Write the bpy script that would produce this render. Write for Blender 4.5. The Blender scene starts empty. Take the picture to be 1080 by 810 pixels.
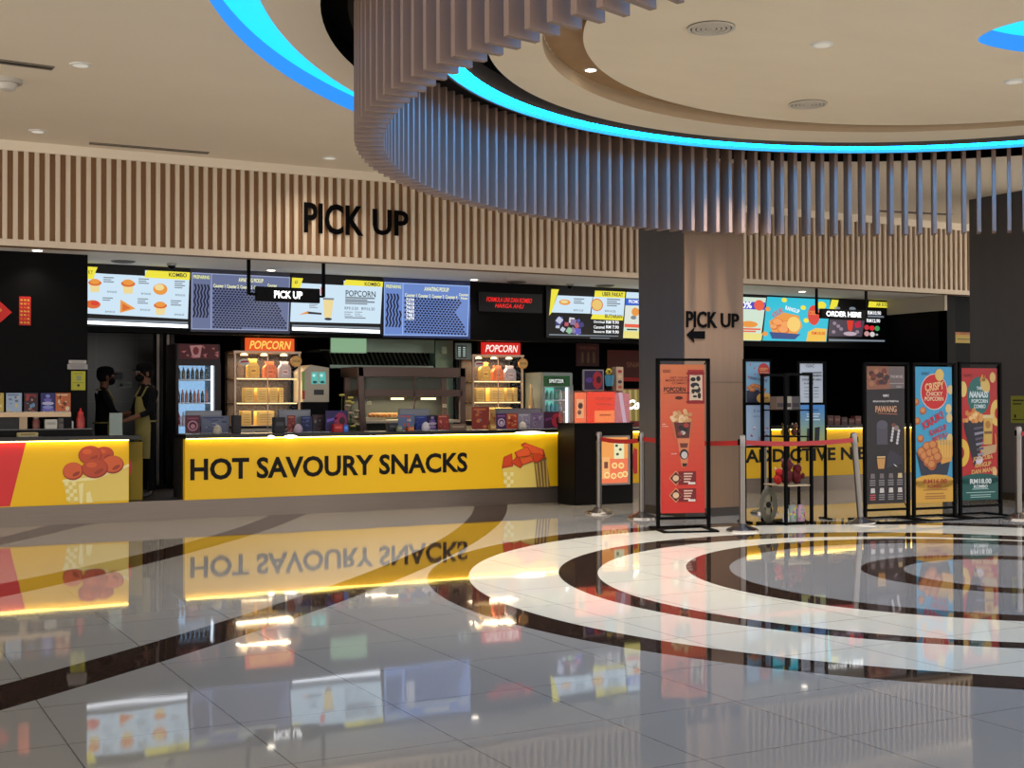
import bpy, bmesh, math, random
from mathutils import Vector, Matrix
random.seed(7)
PI = math.pi
scn = bpy.context.scene
col = scn.collection

# ------------------------------------------------------------------ camera
FOC, YAW, PIT, ROL, H = 1355.3, 0.4917, 0.0130, -0.0023, 1.5
_fw = Vector((math.sin(YAW)*math.cos(PIT), math.cos(YAW)*math.cos(PIT), math.sin(PIT)))
_r0 = Vector((math.cos(YAW), -math.sin(YAW), 0)); _u0 = _r0.cross(_fw)
_rt = _r0*math.cos(ROL) + _u0*math.sin(ROL); _up = -_r0*math.sin(ROL) + _u0*math.cos(ROL)
EYE = Vector((0, 0, H))
def ray(x, y): return _fw*FOC + _rt*(x-540) - _up*(y-405)
def P(x, y, Y):                      # survey point: where the photo's point meets the plane at depth Y
    d = ray(x, y); return EYE + d*(Y/d.y)
def Fl(x, y, z=0.0):                 # ... meets the horizontal plane at height z
    d = ray(x, y); return EYE + d*((z-H)/d.z)
def PX(x, y, X):
    d = ray(x, y); return EYE + d*(X/d.x)
cd = bpy.data.cameras.new('camera'); cam = bpy.data.objects.new('camera', cd); col.objects.link(cam)
cd.sensor_width = 36; cd.lens = FOC/1080*36; cd.clip_end = 200
m = Matrix((_rt, _up, -_fw)).transposed().to_4x4(); m.translation = EYE
cam.matrix_world = m; scn.camera = cam

# ------------------------------------------------------------------ materials
def lin(c):
    c = c/255.0
    return c/12.92 if c <= .04045 else ((c+.055)/1.055)**2.4
def L3(c): return (lin(c[0]), lin(c[1]), lin(c[2]), 1)
_mc = {}
def M(c, rough=.5, metal=0, emit=0, spec=.5, coat=0):
    key = (tuple(c), rough, metal, emit, spec, coat)
    if key in _mc: return _mc[key]
    mt = bpy.data.materials.new('m%d' % len(_mc)); mt.use_nodes = True
    b = mt.node_tree.nodes['Principled BSDF']; i = b.inputs
    if emit:
        i['Base Color'].default_value = (0.01, 0.01, 0.01, 1)
        i['Emission Color'].default_value = L3(c); i['Emission Strength'].default_value = emit
        i['Specular IOR Level'].default_value = .2
    else:
        i['Base Color'].default_value = L3(c); i['Specular IOR Level'].default_value = spec
    i['Roughness'].default_value = rough; i['Metallic'].default_value = metal; i['Coat Weight'].default_value = coat
    _mc[key] = mt; return mt
def G(c, a=.15, rough=.05):          # clear pane
    mt = bpy.data.materials.new('clear_pane'); mt.use_nodes = True
    i = mt.node_tree.nodes['Principled BSDF'].inputs
    i['Base Color'].default_value = L3(c); i['Roughness'].default_value = rough; i['Alpha'].default_value = a
    return mt
def nodes(name):
    mt = bpy.data.materials.new(name); mt.use_nodes = True
    nt = mt.node_tree; return mt, nt, nt.nodes['Principled BSDF']
def grain(name, c1, c2, scale=(3, 3, 40), rough=.55, bump=0, dist='NOISE', metal=0, spec=.4):
    mt, nt, b = nodes(name); N = nt.nodes.new
    tc = N('ShaderNodeTexCoord'); mp = N('ShaderNodeMapping'); mp.inputs['Scale'].default_value = scale
    no = N('ShaderNodeTexNoise'); no.inputs['Scale'].default_value = 1; no.inputs['Detail'].default_value = 5
    mx = N('ShaderNodeMix'); mx.data_type = 'RGBA'
    mx.inputs[6].default_value = L3(c1); mx.inputs[7].default_value = L3(c2)
    nt.links.new(tc.outputs['Object'], mp.inputs[0]); nt.links.new(mp.outputs[0], no.inputs[0])
    nt.links.new(no.outputs[0], mx.inputs[0]); nt.links.new(mx.outputs[2], b.inputs['Base Color'])
    b.inputs['Roughness'].default_value = rough; b.inputs['Metallic'].default_value = metal
    b.inputs['Specular IOR Level'].default_value = spec
    if bump:
        bp = N('ShaderNodeBump'); bp.inputs['Strength'].default_value = bump; bp.inputs['Distance'].default_value = .01
        nt.links.new(no.outputs[0], bp.inputs['Height']); nt.links.new(bp.outputs[0], b.inputs['Normal'])
    return mt

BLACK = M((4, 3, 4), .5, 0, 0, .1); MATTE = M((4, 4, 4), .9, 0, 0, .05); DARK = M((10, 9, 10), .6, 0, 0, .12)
STEEL = M((104, 100, 96), .3, .9); CHROME = M((150, 144, 138), .22, 1)
BLKMET = M((3, 3, 3), .55, 0, 0, .06)
WHITE = M((225, 222, 215), .6)
PLASTER = grain('ceiling_plaster', (234, 221, 200), (241, 229, 209), (1.2, 1.2, 1.2), .9, 0, spec=.1)
PLASTER_DISC = grain('disc_plaster', (226, 209, 180), (238, 223, 194), (.9, 2.2, 1), .85, 0, spec=.15)
WOODVEN = grain('column_veneer', (122, 95, 70), (138, 108, 82), (60, 60, 1.2), .5)
SLATWOOD = grain('slat_oak', (208, 190, 168), (220, 204, 184), (20, 20, 1.5), .55)
BACKWOOD = grain('backing_walnut', (126, 90, 56), (142, 104, 68), (14, 14, 1.5), .6)
FINWOOD = grain('fin_walnut', (132, 108, 95), (148, 124, 110), (14, 14, 1.5), .5)
COFFERWOOD = grain('coffer_wood', (150, 116, 78), (172, 138, 98), (5, 5, 1), .5)
GRAYCOL = grain('column_graphite', (74, 72, 75), (82, 80, 83), (5, 5, 1), .42, 0, metal=.2)
KICK = grain('kick_steel', (92, 82, 75), (106, 95, 86), (2, 2, 60), .32, 0, metal=.55)

# ------------------------------------------------------------------ mesh builder
class MB:
    def __init__(s): s.v = []; s.f = []; s.mi = []; s.mats = []
    def m(s, mat):
        if mat not in s.mats: s.mats.append(mat)
        return s.mats.index(mat)
    def face(s, pts, mat):
        n = len(s.v); s.v += [tuple(p) for p in pts]; s.f.append(tuple(range(n, n+len(pts)))); s.mi.append(s.m(mat)); return s
    def box(s, a, b, mat, bev=0):
        x0, x1 = sorted((a[0], b[0])); y0, y1 = sorted((a[1], b[1])); z0, z1 = sorted((a[2], b[2]))
        bm = bmesh.new(); bmesh.ops.create_cube(bm, size=1)
        for v in bm.verts:
            v.co = Vector(((x0+x1)/2+v.co.x*(x1-x0), (y0+y1)/2+v.co.y*(y1-y0), (z0+z1)/2+v.co.z*(z1-z0)))
        if bev:
            bmesh.ops.bevel(bm, geom=bm.edges[:], offset=min(bev, .45*min(x1-x0, y1-y0, z1-z0)), segments=2, affect='EDGES')
        return s.bm(bm, mat)
    def bm(s, bm, mat, mtx=None):
        n = len(s.v); k = s.m(mat); bm.verts.index_update()
        for v in bm.verts: s.v.append(tuple(mtx @ v.co if mtx else v.co))
        for f in bm.faces: s.f.append(tuple(n+v.index for v in f.verts)); s.mi.append(k)
        bm.free(); return s
    def tube(s, pts, r, mat, seg=10, cap=True):
        pts = [Vector(p) for p in pts]; rs = r if isinstance(r, (list, tuple)) else [r]*len(pts)
        n0 = len(s.v); k = s.m(mat); t0 = (pts[1]-pts[0]).normalized()
        u = t0.orthogonal().normalized()
        for i, p in enumerate(pts):
            t = (pts[min(i+1, len(pts)-1)]-pts[max(i-1, 0)]).normalized()
            u = (u-t*u.dot(t)).normalized(); w = t.cross(u)
            for j in range(seg):
                a = 2*PI*j/seg; s.v.append(tuple(p+(u*math.cos(a)+w*math.sin(a))*rs[i]))
        for i in range(len(pts)-1):
            for j in range(seg):
                a = n0+i*seg+j; b = n0+i*seg+(j+1) % seg; s.f.append((a, b, b+seg, a+seg)); s.mi.append(k)
        if cap:
            s.f.append(tuple(n0+j for j in range(seg))[::-1]); s.mi.append(k)
            e = n0+(len(pts)-1)*seg; s.f.append(tuple(e+j for j in range(seg))); s.mi.append(k)
        return s
    def lathe(s, c, prof, mat, seg=20, sy=1.0):  # prof [(r,z)...] bottom to top
        n0 = len(s.v); k = s.m(mat)
        for r, z in prof:
            for j in range(seg):
                a = 2*PI*j/seg; s.v.append((c[0]+r*math.cos(a), c[1]+r*sy*math.sin(a), c[2]+z))
        for i in range(len(prof)-1):
            for j in range(seg):
                a = n0+i*seg+j; b = n0+i*seg+(j+1) % seg; s.f.append((a, b, b+seg, a+seg)); s.mi.append(k)
        s.f.append(tuple(n0+j for j in range(seg))[::-1]); s.mi.append(k)
        e = n0+(len(prof)-1)*seg; s.f.append(tuple(e+j for j in range(seg))); s.mi.append(k)
        return s
    def ball(s, c, r, mat, seg=14, rings=9, rot=None):
        bm = bmesh.new(); bmesh.ops.create_uvsphere(bm, u_segments=seg, v_segments=rings, radius=1)
        rr = r if isinstance(r, (tuple, list)) else (r, r, r)
        mt = Matrix.Translation(c) @ (rot or Matrix.Identity(4)) @ Matrix.Diagonal((rr[0], rr[1], rr[2], 1))
        return s.bm(bm, mat, mt)
    def prism(s, poly, y0, y1, mat):   # polygon in x,z extruded along y
        a = [(p[0], y0, p[1]) for p in poly]; b = [(p[0], y1, p[1]) for p in poly]
        s.face(a, mat); s.face(b[::-1], mat)
        for i in range(len(poly)):
            j = (i+1) % len(poly); s.face([a[j], a[i], b[i], b[j]], mat)
        return s
    def build(s, name, parent=None, smooth=False, **kw):
        me = bpy.data.meshes.new(name); me.from_pydata(s.v, [], s.f)
        for mt in s.mats: me.materials.append(mt)
        me.polygons.foreach_set('material_index', s.mi)
        bm = bmesh.new(); bm.from_mesh(me)
        bmesh.ops.recalc_face_normals(bm, faces=bm.faces[:]) if kw.get('recalc', False) else None
        bm.to_mesh(me); bm.free()
        if smooth:
            me.polygons.foreach_set('use_smooth', [True]*len(me.polygons))
            me.set_sharp_from_angle(angle=math.radians(40))
        me.update()
        o = bpy.data.objects.new(name, me); col.objects.link(o)
        if parent: o.parent = parent
        if kw.get('label'): o['label'] = kw['label']
        return o

def tag(o, label=None, cat=None, group=None, kind=None):
    if label: o['label'] = label
    if cat: o['category'] = cat
    if group: o['group'] = group
    if kind: o['kind'] = kind
    return o
def thing(name, label, cat, O=(0, 0, 0), ux=(1, 0, 0), group=None, kind=None):
    o = bpy.data.objects.new(name, None); col.objects.link(o); o.empty_display_size = .1
    o.location = O; o.rotation_euler = (0, 0, math.atan2(ux[1], ux[0]))
    return tag(o, label, cat, group, kind)
def copy_tree(o, loc=None, rz=None, label=None, parent=None):
    c = o.copy(); col.objects.link(c); c.parent = parent
    if loc is not None: c.location = loc
    if rz is not None: c.rotation_euler = (0, 0, rz)
    if label: c['label'] = label
    for ch in KIDS.get(o.name, []) or list(o.children): copy_tree(ch, parent=c)
    return c
KIDS = {}

# text as flat outlines, cached
_tx = {}
def glyphs(s, bold=0.0, shear=0.0):
    key = (s, bold, shear)
    if key in _tx: return _tx[key]
    cu = bpy.data.curves.new('t', 'FONT'); cu.body = s; cu.offset = bold; cu.shear = shear; cu.fill_mode = 'FRONT'; cu.dimensions = '2D'
    cu.resolution_u = 3
    ob = bpy.data.objects.new('t', cu); col.objects.link(ob)
    dg = bpy.context.evaluated_depsgraph_get(); me = bpy.data.meshes.new_from_object(ob.evaluated_get(dg))
    vs = [(v.co.x, v.co.y) for v in me.vertices]; fs = [tuple(p.vertices) for p in me.polygons]
    bpy.data.objects.remove(ob); bpy.data.curves.remove(cu); bpy.data.meshes.remove(me)
    x0 = min(v[0] for v in vs); x1 = max(v[0] for v in vs); y0 = min(v[1] for v in vs); y1 = max(v[1] for v in vs)
    vs = [((a-x0)/(x1-x0), (b-y0)/(y1-y0)) for a, b in vs]
    _tx[key] = (vs, fs); return _tx[key]
def edges_of(fs):
    c = {}
    for f in fs:
        for i in range(len(f)):
            e = (f[i], f[(i+1) % len(f)])
            c[e] = 1
    return [e for e in c if (e[1], e[0]) not in c]

class Panel:
    """Printing on a vertical panel: local x along the panel, -y out of it, z up, all relative to thing O."""
    def __init__(s, O, ux=(1, 0, 0), y=0.0):
        s.O = Vector(O); s.ux = Vector(ux).normalized(); s.n = Vector((s.ux.y, -s.ux.x, 0)); s.y = y; s.mb = MB(); s.clip = None
        s.Q = s.O - s.n*y
    def loc(s, x, y):
        d = ray(x, y); t = (s.Q-EYE).dot(s.n)/d.dot(s.n); p = EYE+d*t-s.O
        return (p.dot(s.ux), p.z)
    def uv(s, u, w, k): return (u, s.y-.0015*k, w)
    def poly(s, pts, mat, k=1, px=True):
        q = [s.loc(*p) if px else p for p in pts]
        a = sum(q[i][0]*q[(i+1) % len(q)][1]-q[(i+1) % len(q)][0]*q[i][1] for i in range(len(q)))
        if a < 0: q = q[::-1]
        if s.clip:
            x0, z0, x1, z1 = s.clip
            for ax, lim, sg in ((0, x0, 1), (0, x1, -1), (1, z0, 1), (1, z1, -1)):
                o = []
                for i in range(len(q)):
                    A = q[i-1]; B = q[i]; da = (A[ax]-lim)*sg; db = (B[ax]-lim)*sg
                    if (da < 0) != (db < 0):
                        f = da/(da-db); o.append((A[0]+(B[0]-A[0])*f, A[1]+(B[1]-A[1])*f))
                    if db >= 0: o.append(B)
                q = o
                if len(q) < 3: return s
        s.mb.face([s.uv(u, w, k) for u, w in q], mat); return s
    def rect(s, x0, y0, x1, y1, mat, k=1, px=True):
        if px:
            a = s.loc(x0, y1); b = s.loc(x1, y0)
        else: a = (x0, y0); b = (x1, y1)
        return s.poly([(a[0], a[1]), (b[0], a[1]), (b[0], b[1]), (a[0], b[1])], mat, k, False)
    def oval(s, x, y, rx, ry, mat, k=1, px=True, n=20, a0=0, a1=2*PI, rot=0):
        if px:
            c = s.loc(x, y); e = s.loc(x+rx, y); g = s.loc(x, y-ry); x, y, rx, ry = c[0], c[1], abs(e[0]-c[0]), abs(g[1]-c[1])
        pts = []
        for i in range(n):
            a = a0+(a1-a0)*i/(n-1 if a1-a0 < 6.2 else n); u = rx*math.cos(a); w = ry*math.sin(a)
            pts.append((x+u*math.cos(rot)-w*math.sin(rot), y+u*math.sin(rot)+w*math.cos(rot)))
        return s.poly(pts, mat, k, False)
    def text(s, t, x0, y0, x1, y1, mat, k=2, bold=.0, px=True, shear=0, depth=0, rot=0):
        # box: left, top, right, bottom (photo) or left,bottom,right,top (metres)
        if px:
            a = s.loc(x0, y1); b = s.loc(x1, y0)
        else: a = (x0, y0); b = (x1, y1)
        vs, fs = glyphs(t, bold, shear); n = len(s.mb.v); kk = s.mb.m(mat)
        cx, cy = (a[0]+b[0])/2, (a[1]+b[1])/2
        def pt(v):
            u = a[0]+v[0]*(b[0]-a[0])-cx; w = a[1]+v[1]*(b[1]-a[1])-cy
            return (cx+u*math.cos(rot)-w*math.sin(rot), cy+u*math.sin(rot)+w*math.cos(rot))
        q = [pt(v) for v in vs]
        for u, w in q: s.mb.v.append((u, s.y-.0015*k-depth, w))
        for f in fs: s.mb.f.append(tuple(n+i for i in f)); s.mb.mi.append(kk)
        if depth:
            n2 = len(s.mb.v)
            for u, w in q: s.mb.v.append((u, s.y, w))
            for e in edges_of(fs): s.mb.f.append((n+e[1], n+e[0], n2+e[0], n2+e[1])); s.mb.mi.append(kk)
        return s
    def build(s, name, parent, **kw): return s.mb.build(name, parent, **kw)

def circle(c, r, n=128, a0=0, a1=2*PI): return [(c[0]+r*math.cos(a0+(a1-a0)*i/n), c[1]+r*math.sin(a0+(a1-a0)*i/n)) for i in range(n)]
def filled(loops, z, mat, name, parent=None, up=False, kind=None):
    bm = bmesh.new()
    es = []
    for lp in loops:
        vs = [bm.verts.new((x, y, z)) for x, y in lp]
        es += [bm.edges.new((vs[i], vs[(i+1) % len(vs)])) for i in range(len(vs))]
    bmesh.ops.triangle_fill(bm, use_beauty=True, use_dissolve=False, edges=es)
    for f in bm.faces:
        if (f.normal.z > 0) != up: f.normal_flip()
    me = bpy.data.meshes.new(name); bm.to_mesh(me); bm.free(); me.materials.append(mat)
    o = bpy.data.objects.new(name, me); col.objects.link(o)
    if parent: o.parent = parent
    if kind: o['kind'] = kind
    return o
def wall_strip(mb, loop, z0, z1, mat, closed=True):
    n = len(loop)
    for i in range(n if closed else n-1):
        a = loop[i]; b = loop[(i+1) % n]
        mb.face([(a[0], a[1], z0), (b[0], b[1], z0), (b[0], b[1], z1), (a[0], a[1], z1)], mat)
def annulus(mb, c, r0, r1, z, mat, n=128, up=False):
    A = circle(c, r0, n); B = circle(c, r1, n)
    for i in range(n):
        j = (i+1) % n; q = [(A[i][0], A[i][1], z), (B[i][0], B[i][1], z), (B[j][0], B[j][1], z), (A[j][0], A[j][1], z)]
        mb.face(q if up else q[::-1], mat)

#@@SECTION structure
YC, YF, YM, YS = 16.42, 16.2, 17.8, 16.38       # counter front, slatted fascia, menu boards, hanging signs
CZ = 4.6                                         # ceiling
SZ = P(0, 258.5, YF).z                           # soffit over the counters
BACK = 20.6
FLZ = .245                                       # raised floor behind the counters
# ------------------------------------------------------------------ floor with inlaid bands
def floor_material():
    mt, nt, b = nodes('polished_tile'); N = nt.nodes.new; K = nt.links.new
    geo = N('ShaderNodeNewGeometry'); sep = N('ShaderNodeSeparateXYZ'); K(geo.outputs['Position'], sep.inputs[0])
    def mth(op, a, bb=None, c=None):
        n = N('ShaderNodeMath'); n.operation = op
        for i, v in enumerate((a, bb, c)):
            if v is None: continue
            if isinstance(v, (int, float)): n.inputs[i].default_value = v
            else: K(v, n.inputs[i])
        return n.outputs[0]
    X, Y = sep.outputs[0], sep.outputs[1]
    def dist(c):
        dx = mth('SUBTRACT', X, c[0]); dy = mth('SUBTRACT', Y, c[1])
        return mth('SQRT', mth('ADD', mth('MULTIPLY', dx, dx), mth('MULTIPLY', dy, dy)))
    def inside(c, r): return mth('LESS_THAN', dist(c), r)
    def band(co, ro, ci, ri): return mth('MULTIPLY', inside(co, ro), mth('SUBTRACT', 1, inside(ci, ri)))
    rings = [((8.786, 7.971), 4.708, (8.775, 7.953), 4.356), ((8.66, 7.99), 3.46, (8.6, 7.87), 3.13),
             ((9.005, 7.945), 2.645, (8.983, 7.847), 2.301), ((9.08, 7.793), 1.262, (9.126, 7.736), .967)]
    acc = None
    for r in rings:
        q = band(*r); acc = q if acc is None else mth('MAXIMUM', acc, q)
    outer = mth('SUBTRACT', 1, inside(rings[0][0], rings[0][1]))
    for co, ro, ci, ri in BANDS:
        q = mth('MULTIPLY', band(co, ro, ci, ri), outer); acc = mth('MAXIMUM', acc, q)
    # tile joints
    def joint(v, off, size):
        f = mth('ABSOLUTE', mth('SUBTRACT', mth('FRACT', mth('DIVIDE', mth('SUBTRACT', v, off), size)), .5))
        return mth('GREATER_THAN', f, .5-.0035/size)
    jn = mth('MAXIMUM', joint(X, .948, .7655), joint(Y, 5.136, .7655))
    jn = mth('MULTIPLY', jn, mth('SUBTRACT', 1, acc))
    jfade = mth('MULTIPLY', jn, .62)
    tc = N('ShaderNodeTexCoord')
    no = N('ShaderNodeTexNoise'); no.inputs['Scale'].default_value = 1.1; no.inputs['Detail'].default_value = 4; K(tc.outputs['Object'], no.inputs[0])
    tile = N('ShaderNodeMix'); tile.data_type = 'RGBA'; K(no.outputs[0], tile.inputs[0])
    tile.inputs[6].default_value = L3((142, 138, 130)); tile.inputs[7].default_value = L3((150, 146, 138))
    cream = mth('MULTIPLY', inside(rings[0][0], rings[0][1]), mth('SUBTRACT', 1, inside(rings[2][2], rings[2][3])))
    tl2 = N('ShaderNodeMix'); tl2.data_type = 'RGBA'; K(no.outputs[0], tl2.inputs[0])
    tl2.inputs[6].default_value = L3((206, 201, 182)); tl2.inputs[7].default_value = L3((214, 210, 192))
    tm = N('ShaderNodeMix'); tm.data_type = 'RGBA'; K(cream, tm.inputs[0]); K(tile.outputs[2], tm.inputs[6]); K(tl2.outputs[2], tm.inputs[7])
    t3 = N('ShaderNodeMix'); t3.data_type = 'RGBA'; K(inside(rings[2][2], rings[2][3]), t3.inputs[0]); K(tm.outputs[2], t3.inputs[6]); t3.inputs[7].default_value = L3((128, 128, 128)); tile = t3
    vo = N('ShaderNodeTexNoise'); vo.inputs['Scale'].default_value = 42; vo.inputs['Detail'].default_value = 6; vo.inputs['Roughness'].default_value = .7; K(tc.outputs['Object'], vo.inputs[0])
    rp = N('ShaderNodeValToRGB'); K(vo.outputs[0], rp.inputs[0])
    rp.color_ramp.elements[0].position = .45; rp.color_ramp.elements[0].color = L3((20, 15, 14))
    rp.color_ramp.elements[1].position = .72; rp.color_ramp.elements[1].color = L3((104, 78, 62))
    m1 = N('ShaderNodeMix'); m1.data_type = 'RGBA'; K(acc, m1.inputs[0]); K(tile.outputs[2], m1.inputs[6]); K(rp.outputs[0], m1.inputs[7])
    m2 = N('ShaderNodeMix'); m2.data_type = 'RGBA'; K(jfade, m2.inputs[0]); K(m1.outputs[2], m2.inputs[6]); m2.inputs[7].default_value = L3((60, 56, 52))
    K(m2.outputs[2], b.inputs['Base Color'])
    b.inputs['Roughness'].default_value = .035; b.inputs['IOR'].default_value = 1.65
    wv = N('ShaderNodeTexNoise'); wv.inputs['Scale'].default_value = 1.6; wv.inputs['Detail'].default_value = 1; K(tc.outputs['Object'], wv.inputs[0])
    bp = N('ShaderNodeBump'); bp.inputs['Strength'].default_value = .035; bp.inputs['Distance'].default_value = .03
    K(wv.outputs[0], bp.inputs['Height']); K(bp.outputs[0], b.inputs['Normal'])
    return mt
def fit_circle(pts):
    # algebraic least squares circle through surveyed floor points
    q = [Fl(*p) for p in pts]; n = len(q)
    sx = sum(v.x for v in q)/n; sy = sum(v.y for v in q)/n
    Suu = Svv = Suv = Suuu = Svvv = Suvv = Svuu = 0
    for v in q:
        u = v.x-sx; w = v.y-sy
        Suu += u*u; Svv += w*w; Suv += u*w; Suuu += u**3; Svvv += w**3; Suvv += u*w*w; Svuu += w*u*u
    d = Suu*Svv-Suv*Suv; a = .5*(Suuu+Suvv); b = .5*(Svvv+Svuu)
    uc = (a*Svv-b*Suv)/d; vc = (b*Suu-a*Suv)/d
    return (sx+uc, sy+vc), math.sqrt(uc*uc+vc*vc+(Suu+Svv)/n)
Af = fit_circle([(0, 721.6), (148, 681.5), (249, 652.8), (314.4, 630), (357, 615), (411, 592.5), (448.7, 577.7), (489, 551), (501, 533.4)])
An = fit_circle([(0, 749.7), (166, 699), (249, 671.5), (304, 654), (363, 635.5), (411, 618), (454, 592.5), (486, 580), (510, 565.6), (529, 549.5), (536, 532)])
Bf = fit_circle([(0, 616), (136, 586.7), (195.6, 573), (270, 549.6)])
Bn = fit_circle([(0, 630), (136, 600), (195.6, 583.7), (325, 541)])
c3 = Fl(0, 567); c4 = Fl(59, 552.6); c5 = Fl(0, 575); c6 = Fl(110, 550.5)
def line_circle(a, b):   # near-straight band edge: a circle of large radius left of it
    t = (b-a).normalized(); n = Vector((-t.y, t.x, 0)); R = 60; c = a+n*R
    return (c.x, c.y), R
Cf = line_circle(c3, c4); Cn = line_circle(c5, c6)
BANDS = [(An[0], An[1], Af[0], Af[1]), (Bn[0], Bn[1], Bf[0], Bf[1]), (Cn[0], Cn[1], Cf[0], Cf[1])]
fl = MB().box((-14, -10, -.1), (26, BACK+1, 0), floor_material()).build('floor'); fl['kind'] = 'structure'
pf = MB().box((-2, YC+.08, 0), (17.0, BACK, FLZ), M((40, 36, 33), .5)).build('floor'); pf['kind'] = 'structure'

# ------------------------------------------------------------------ ceiling
HC, HR = (8.915, 7.50), 5.867
DC, DR = (8.885, 7.80), 4.371
QC, QR = (8.853, 7.633), 3.936
IC, IR = (8.917, 7.397), 3.76
OC, ORr = (11.008, 5.777), 9.318
NC, NR = (10.978, 5.821), 8.881
VOIDZ = 4.78
aL0, aL1 = math.radians(214), math.radians(124)     # blue cove: an arc on the left that ends over the drum
nb = 60
arcO = [(OC[0]+ORr*math.cos(aL0+(aL1-aL0)*i/nb), OC[1]+ORr*math.sin(aL0+(aL1-aL0)*i/nb)) for i in range(nb+1)]
arcN = [(NC[0]+(NR+.0)*math.cos(aL0+(aL1-aL0)*i/nb), NC[1]+(NR)*math.sin(aL0+(aL1-aL0)*i/nb)) for i in range(nb+1)]
cove = arcO + arcN[::-1]
hole = circle(HC, HR, 160)
ce = filled([[(-8, -1.5), (22, -1.5), (22, YF+.05), (-8, YF+.05)], hole, cove], CZ, PLASTER, 'ceiling', kind='structure')
CYAN = M((30, 190, 255), .6, 0, 1.7)
LEDBLUE = M((4, 158, 255), .6, 0, 30)
CYANB = M((40, 160, 255), .6, 0, 1.0)
RISER = M((52, 150, 255), .8, 0, 1.0)  # blue light falling on the cove edges, put in as their own glow
cv = thing('cove_light', 'long curved blue light cove sunk into the beige ceiling left of the slatted ring', 'cove light', (arcO[30][0], arcO[30][1], CZ))
def rel(loop, o): return [(x-o[0], y-o[1]) for x, y in loop]
filled([rel(cove, arcO[30])], .16, CYAN, 'light_panel', cv)
mb = MB(); wall_strip(mb, rel(cove, arcO[30]), 0, .16, RISER); mb.build('cove_edge', cv)
# void over the drum
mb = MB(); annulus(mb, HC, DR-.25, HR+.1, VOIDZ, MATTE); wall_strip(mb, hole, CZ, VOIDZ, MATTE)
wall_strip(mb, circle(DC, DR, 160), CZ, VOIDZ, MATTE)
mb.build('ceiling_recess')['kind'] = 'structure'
# inner disc: beige ring, wood groove with spots, plaster disc
tip = Fl(1026, 43.7, CZ); lo = [Fl(1050, 51, CZ), Fl(1080, 56, CZ)]; hi = [Fl(1046, 31.5, CZ), Fl(1080, 22, CZ)]
leaf = [tip, lo[0], lo[1], Vector((10.3, 7.75, CZ)), Vector((10.9, 7.3, CZ)), Vector((10.6, 6.2, CZ)), Vector((9.6, 5.7, CZ)), Vector((8.8, 6.2, CZ)), hi[1], hi[0]]
def smooth_loop(pts, it=3):
    p = [Vector((v.x, v.y)) for v in pts]
    for _ in range(it):
        q = []
        for i in range(len(p)):
            a = p[i]; b = p[(i+1) % len(p)]; q += [a*.75+b*.25, a*.25+b*.75]
        p = q
    return [(v.x, v.y) for v in p]
leaf = smooth_loop(leaf, 2)
mb = MB(); annulus(mb, QC, QR, DR, CZ, PLASTER_DISC); mb2 = None
dk = filled([circle(DC, DR, 160), circle(QC, QR, 160)], CZ, PLASTER_DISC, 'ceiling_ring', kind='structure')
gv = MB(); wall_strip(gv, circle(QC, QR, 160), CZ, CZ+.13, M((196, 172, 138), .6)); annulus(gv, QC, IR-.35, QR, CZ+.13, COFFERWOOD)
wall_strip(gv, circle(IC, IR, 160), CZ+.005, CZ+.13, COFFERWOOD); gv.build('ceiling_groove')['kind'] = 'structure'
filled([circle(IC, IR, 160), leaf], CZ+.005, PLASTER_DISC, 'ceiling_disc', kind='structure')
lc = thing('cove_light', 'leaf-shaped blue light cove near the middle of the round ceiling disc', 'cove light', (tip.x, tip.y, CZ))
filled([rel(leaf, tip)], .15, CYAN, 'light_panel', lc)
mb = MB(); wall_strip(mb, rel(leaf, tip), .005, .15, RISER); mb.build('cove_edge', lc)

# ------------------------------------------------------------------ fascia, soffit, bulkhead, walls
XL, XR = -3.0, P(1022, 250, YF).x+1.2
zt = P(0, 157.5, YF).z; zb = P(0, 251.5, YF).z
mb = MB().box((XL, YF+.03, SZ), (XR, YF+.2, CZ), BACKWOOD)
mb.box((XL, YF-.005, zt), (XR, YF+.03, CZ), PLASTER); mb.box((XL, YF-.005, SZ), (XR, YF+.03, zb), SLATWOOD)
f = mb.build('trim_1'); f['kind'] = 'structure'
mb = MB(); x = P(2.5, 200, YF).x; pitch = .1195
while x > XL: x -= pitch
while x < XR:
    mb.box((x, YF-.012, zb), (x+.052, YF+.03, zt), SLATWOOD); x += pitch
mb.build('slat_cladding', f)
# soffit
so = MB().box((XL, YF+.2, SZ), (18.5, BACK, SZ+.1), M((246, 244, 238), .8)).build('ceiling_soffit'); so['kind'] = 'structure'
# bulkhead carrying the menus
XB1 = P(943, 330, YM).x
MBOT = P(404, 354.2, YM).z
bk = MB().box((P(60, 300, YM).x, YM+.04, MBOT-.03), (XB1, YM+.35, SZ), M((4, 4, 5), .5, 0, 0, .06)).build('wall_bulkhead'); bk['kind'] = 'structure'
# black wall at the left, standing on the counter
PYL = 16.78
lw = MB().box((XL, PYL, FLZ), (P(92.5, 300, PYL).x, PYL+.25, SZ), M((4, 4, 5), .5, 0, 0, .06)).build('wall_left'); lw['kind'] = 'structure'
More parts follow.
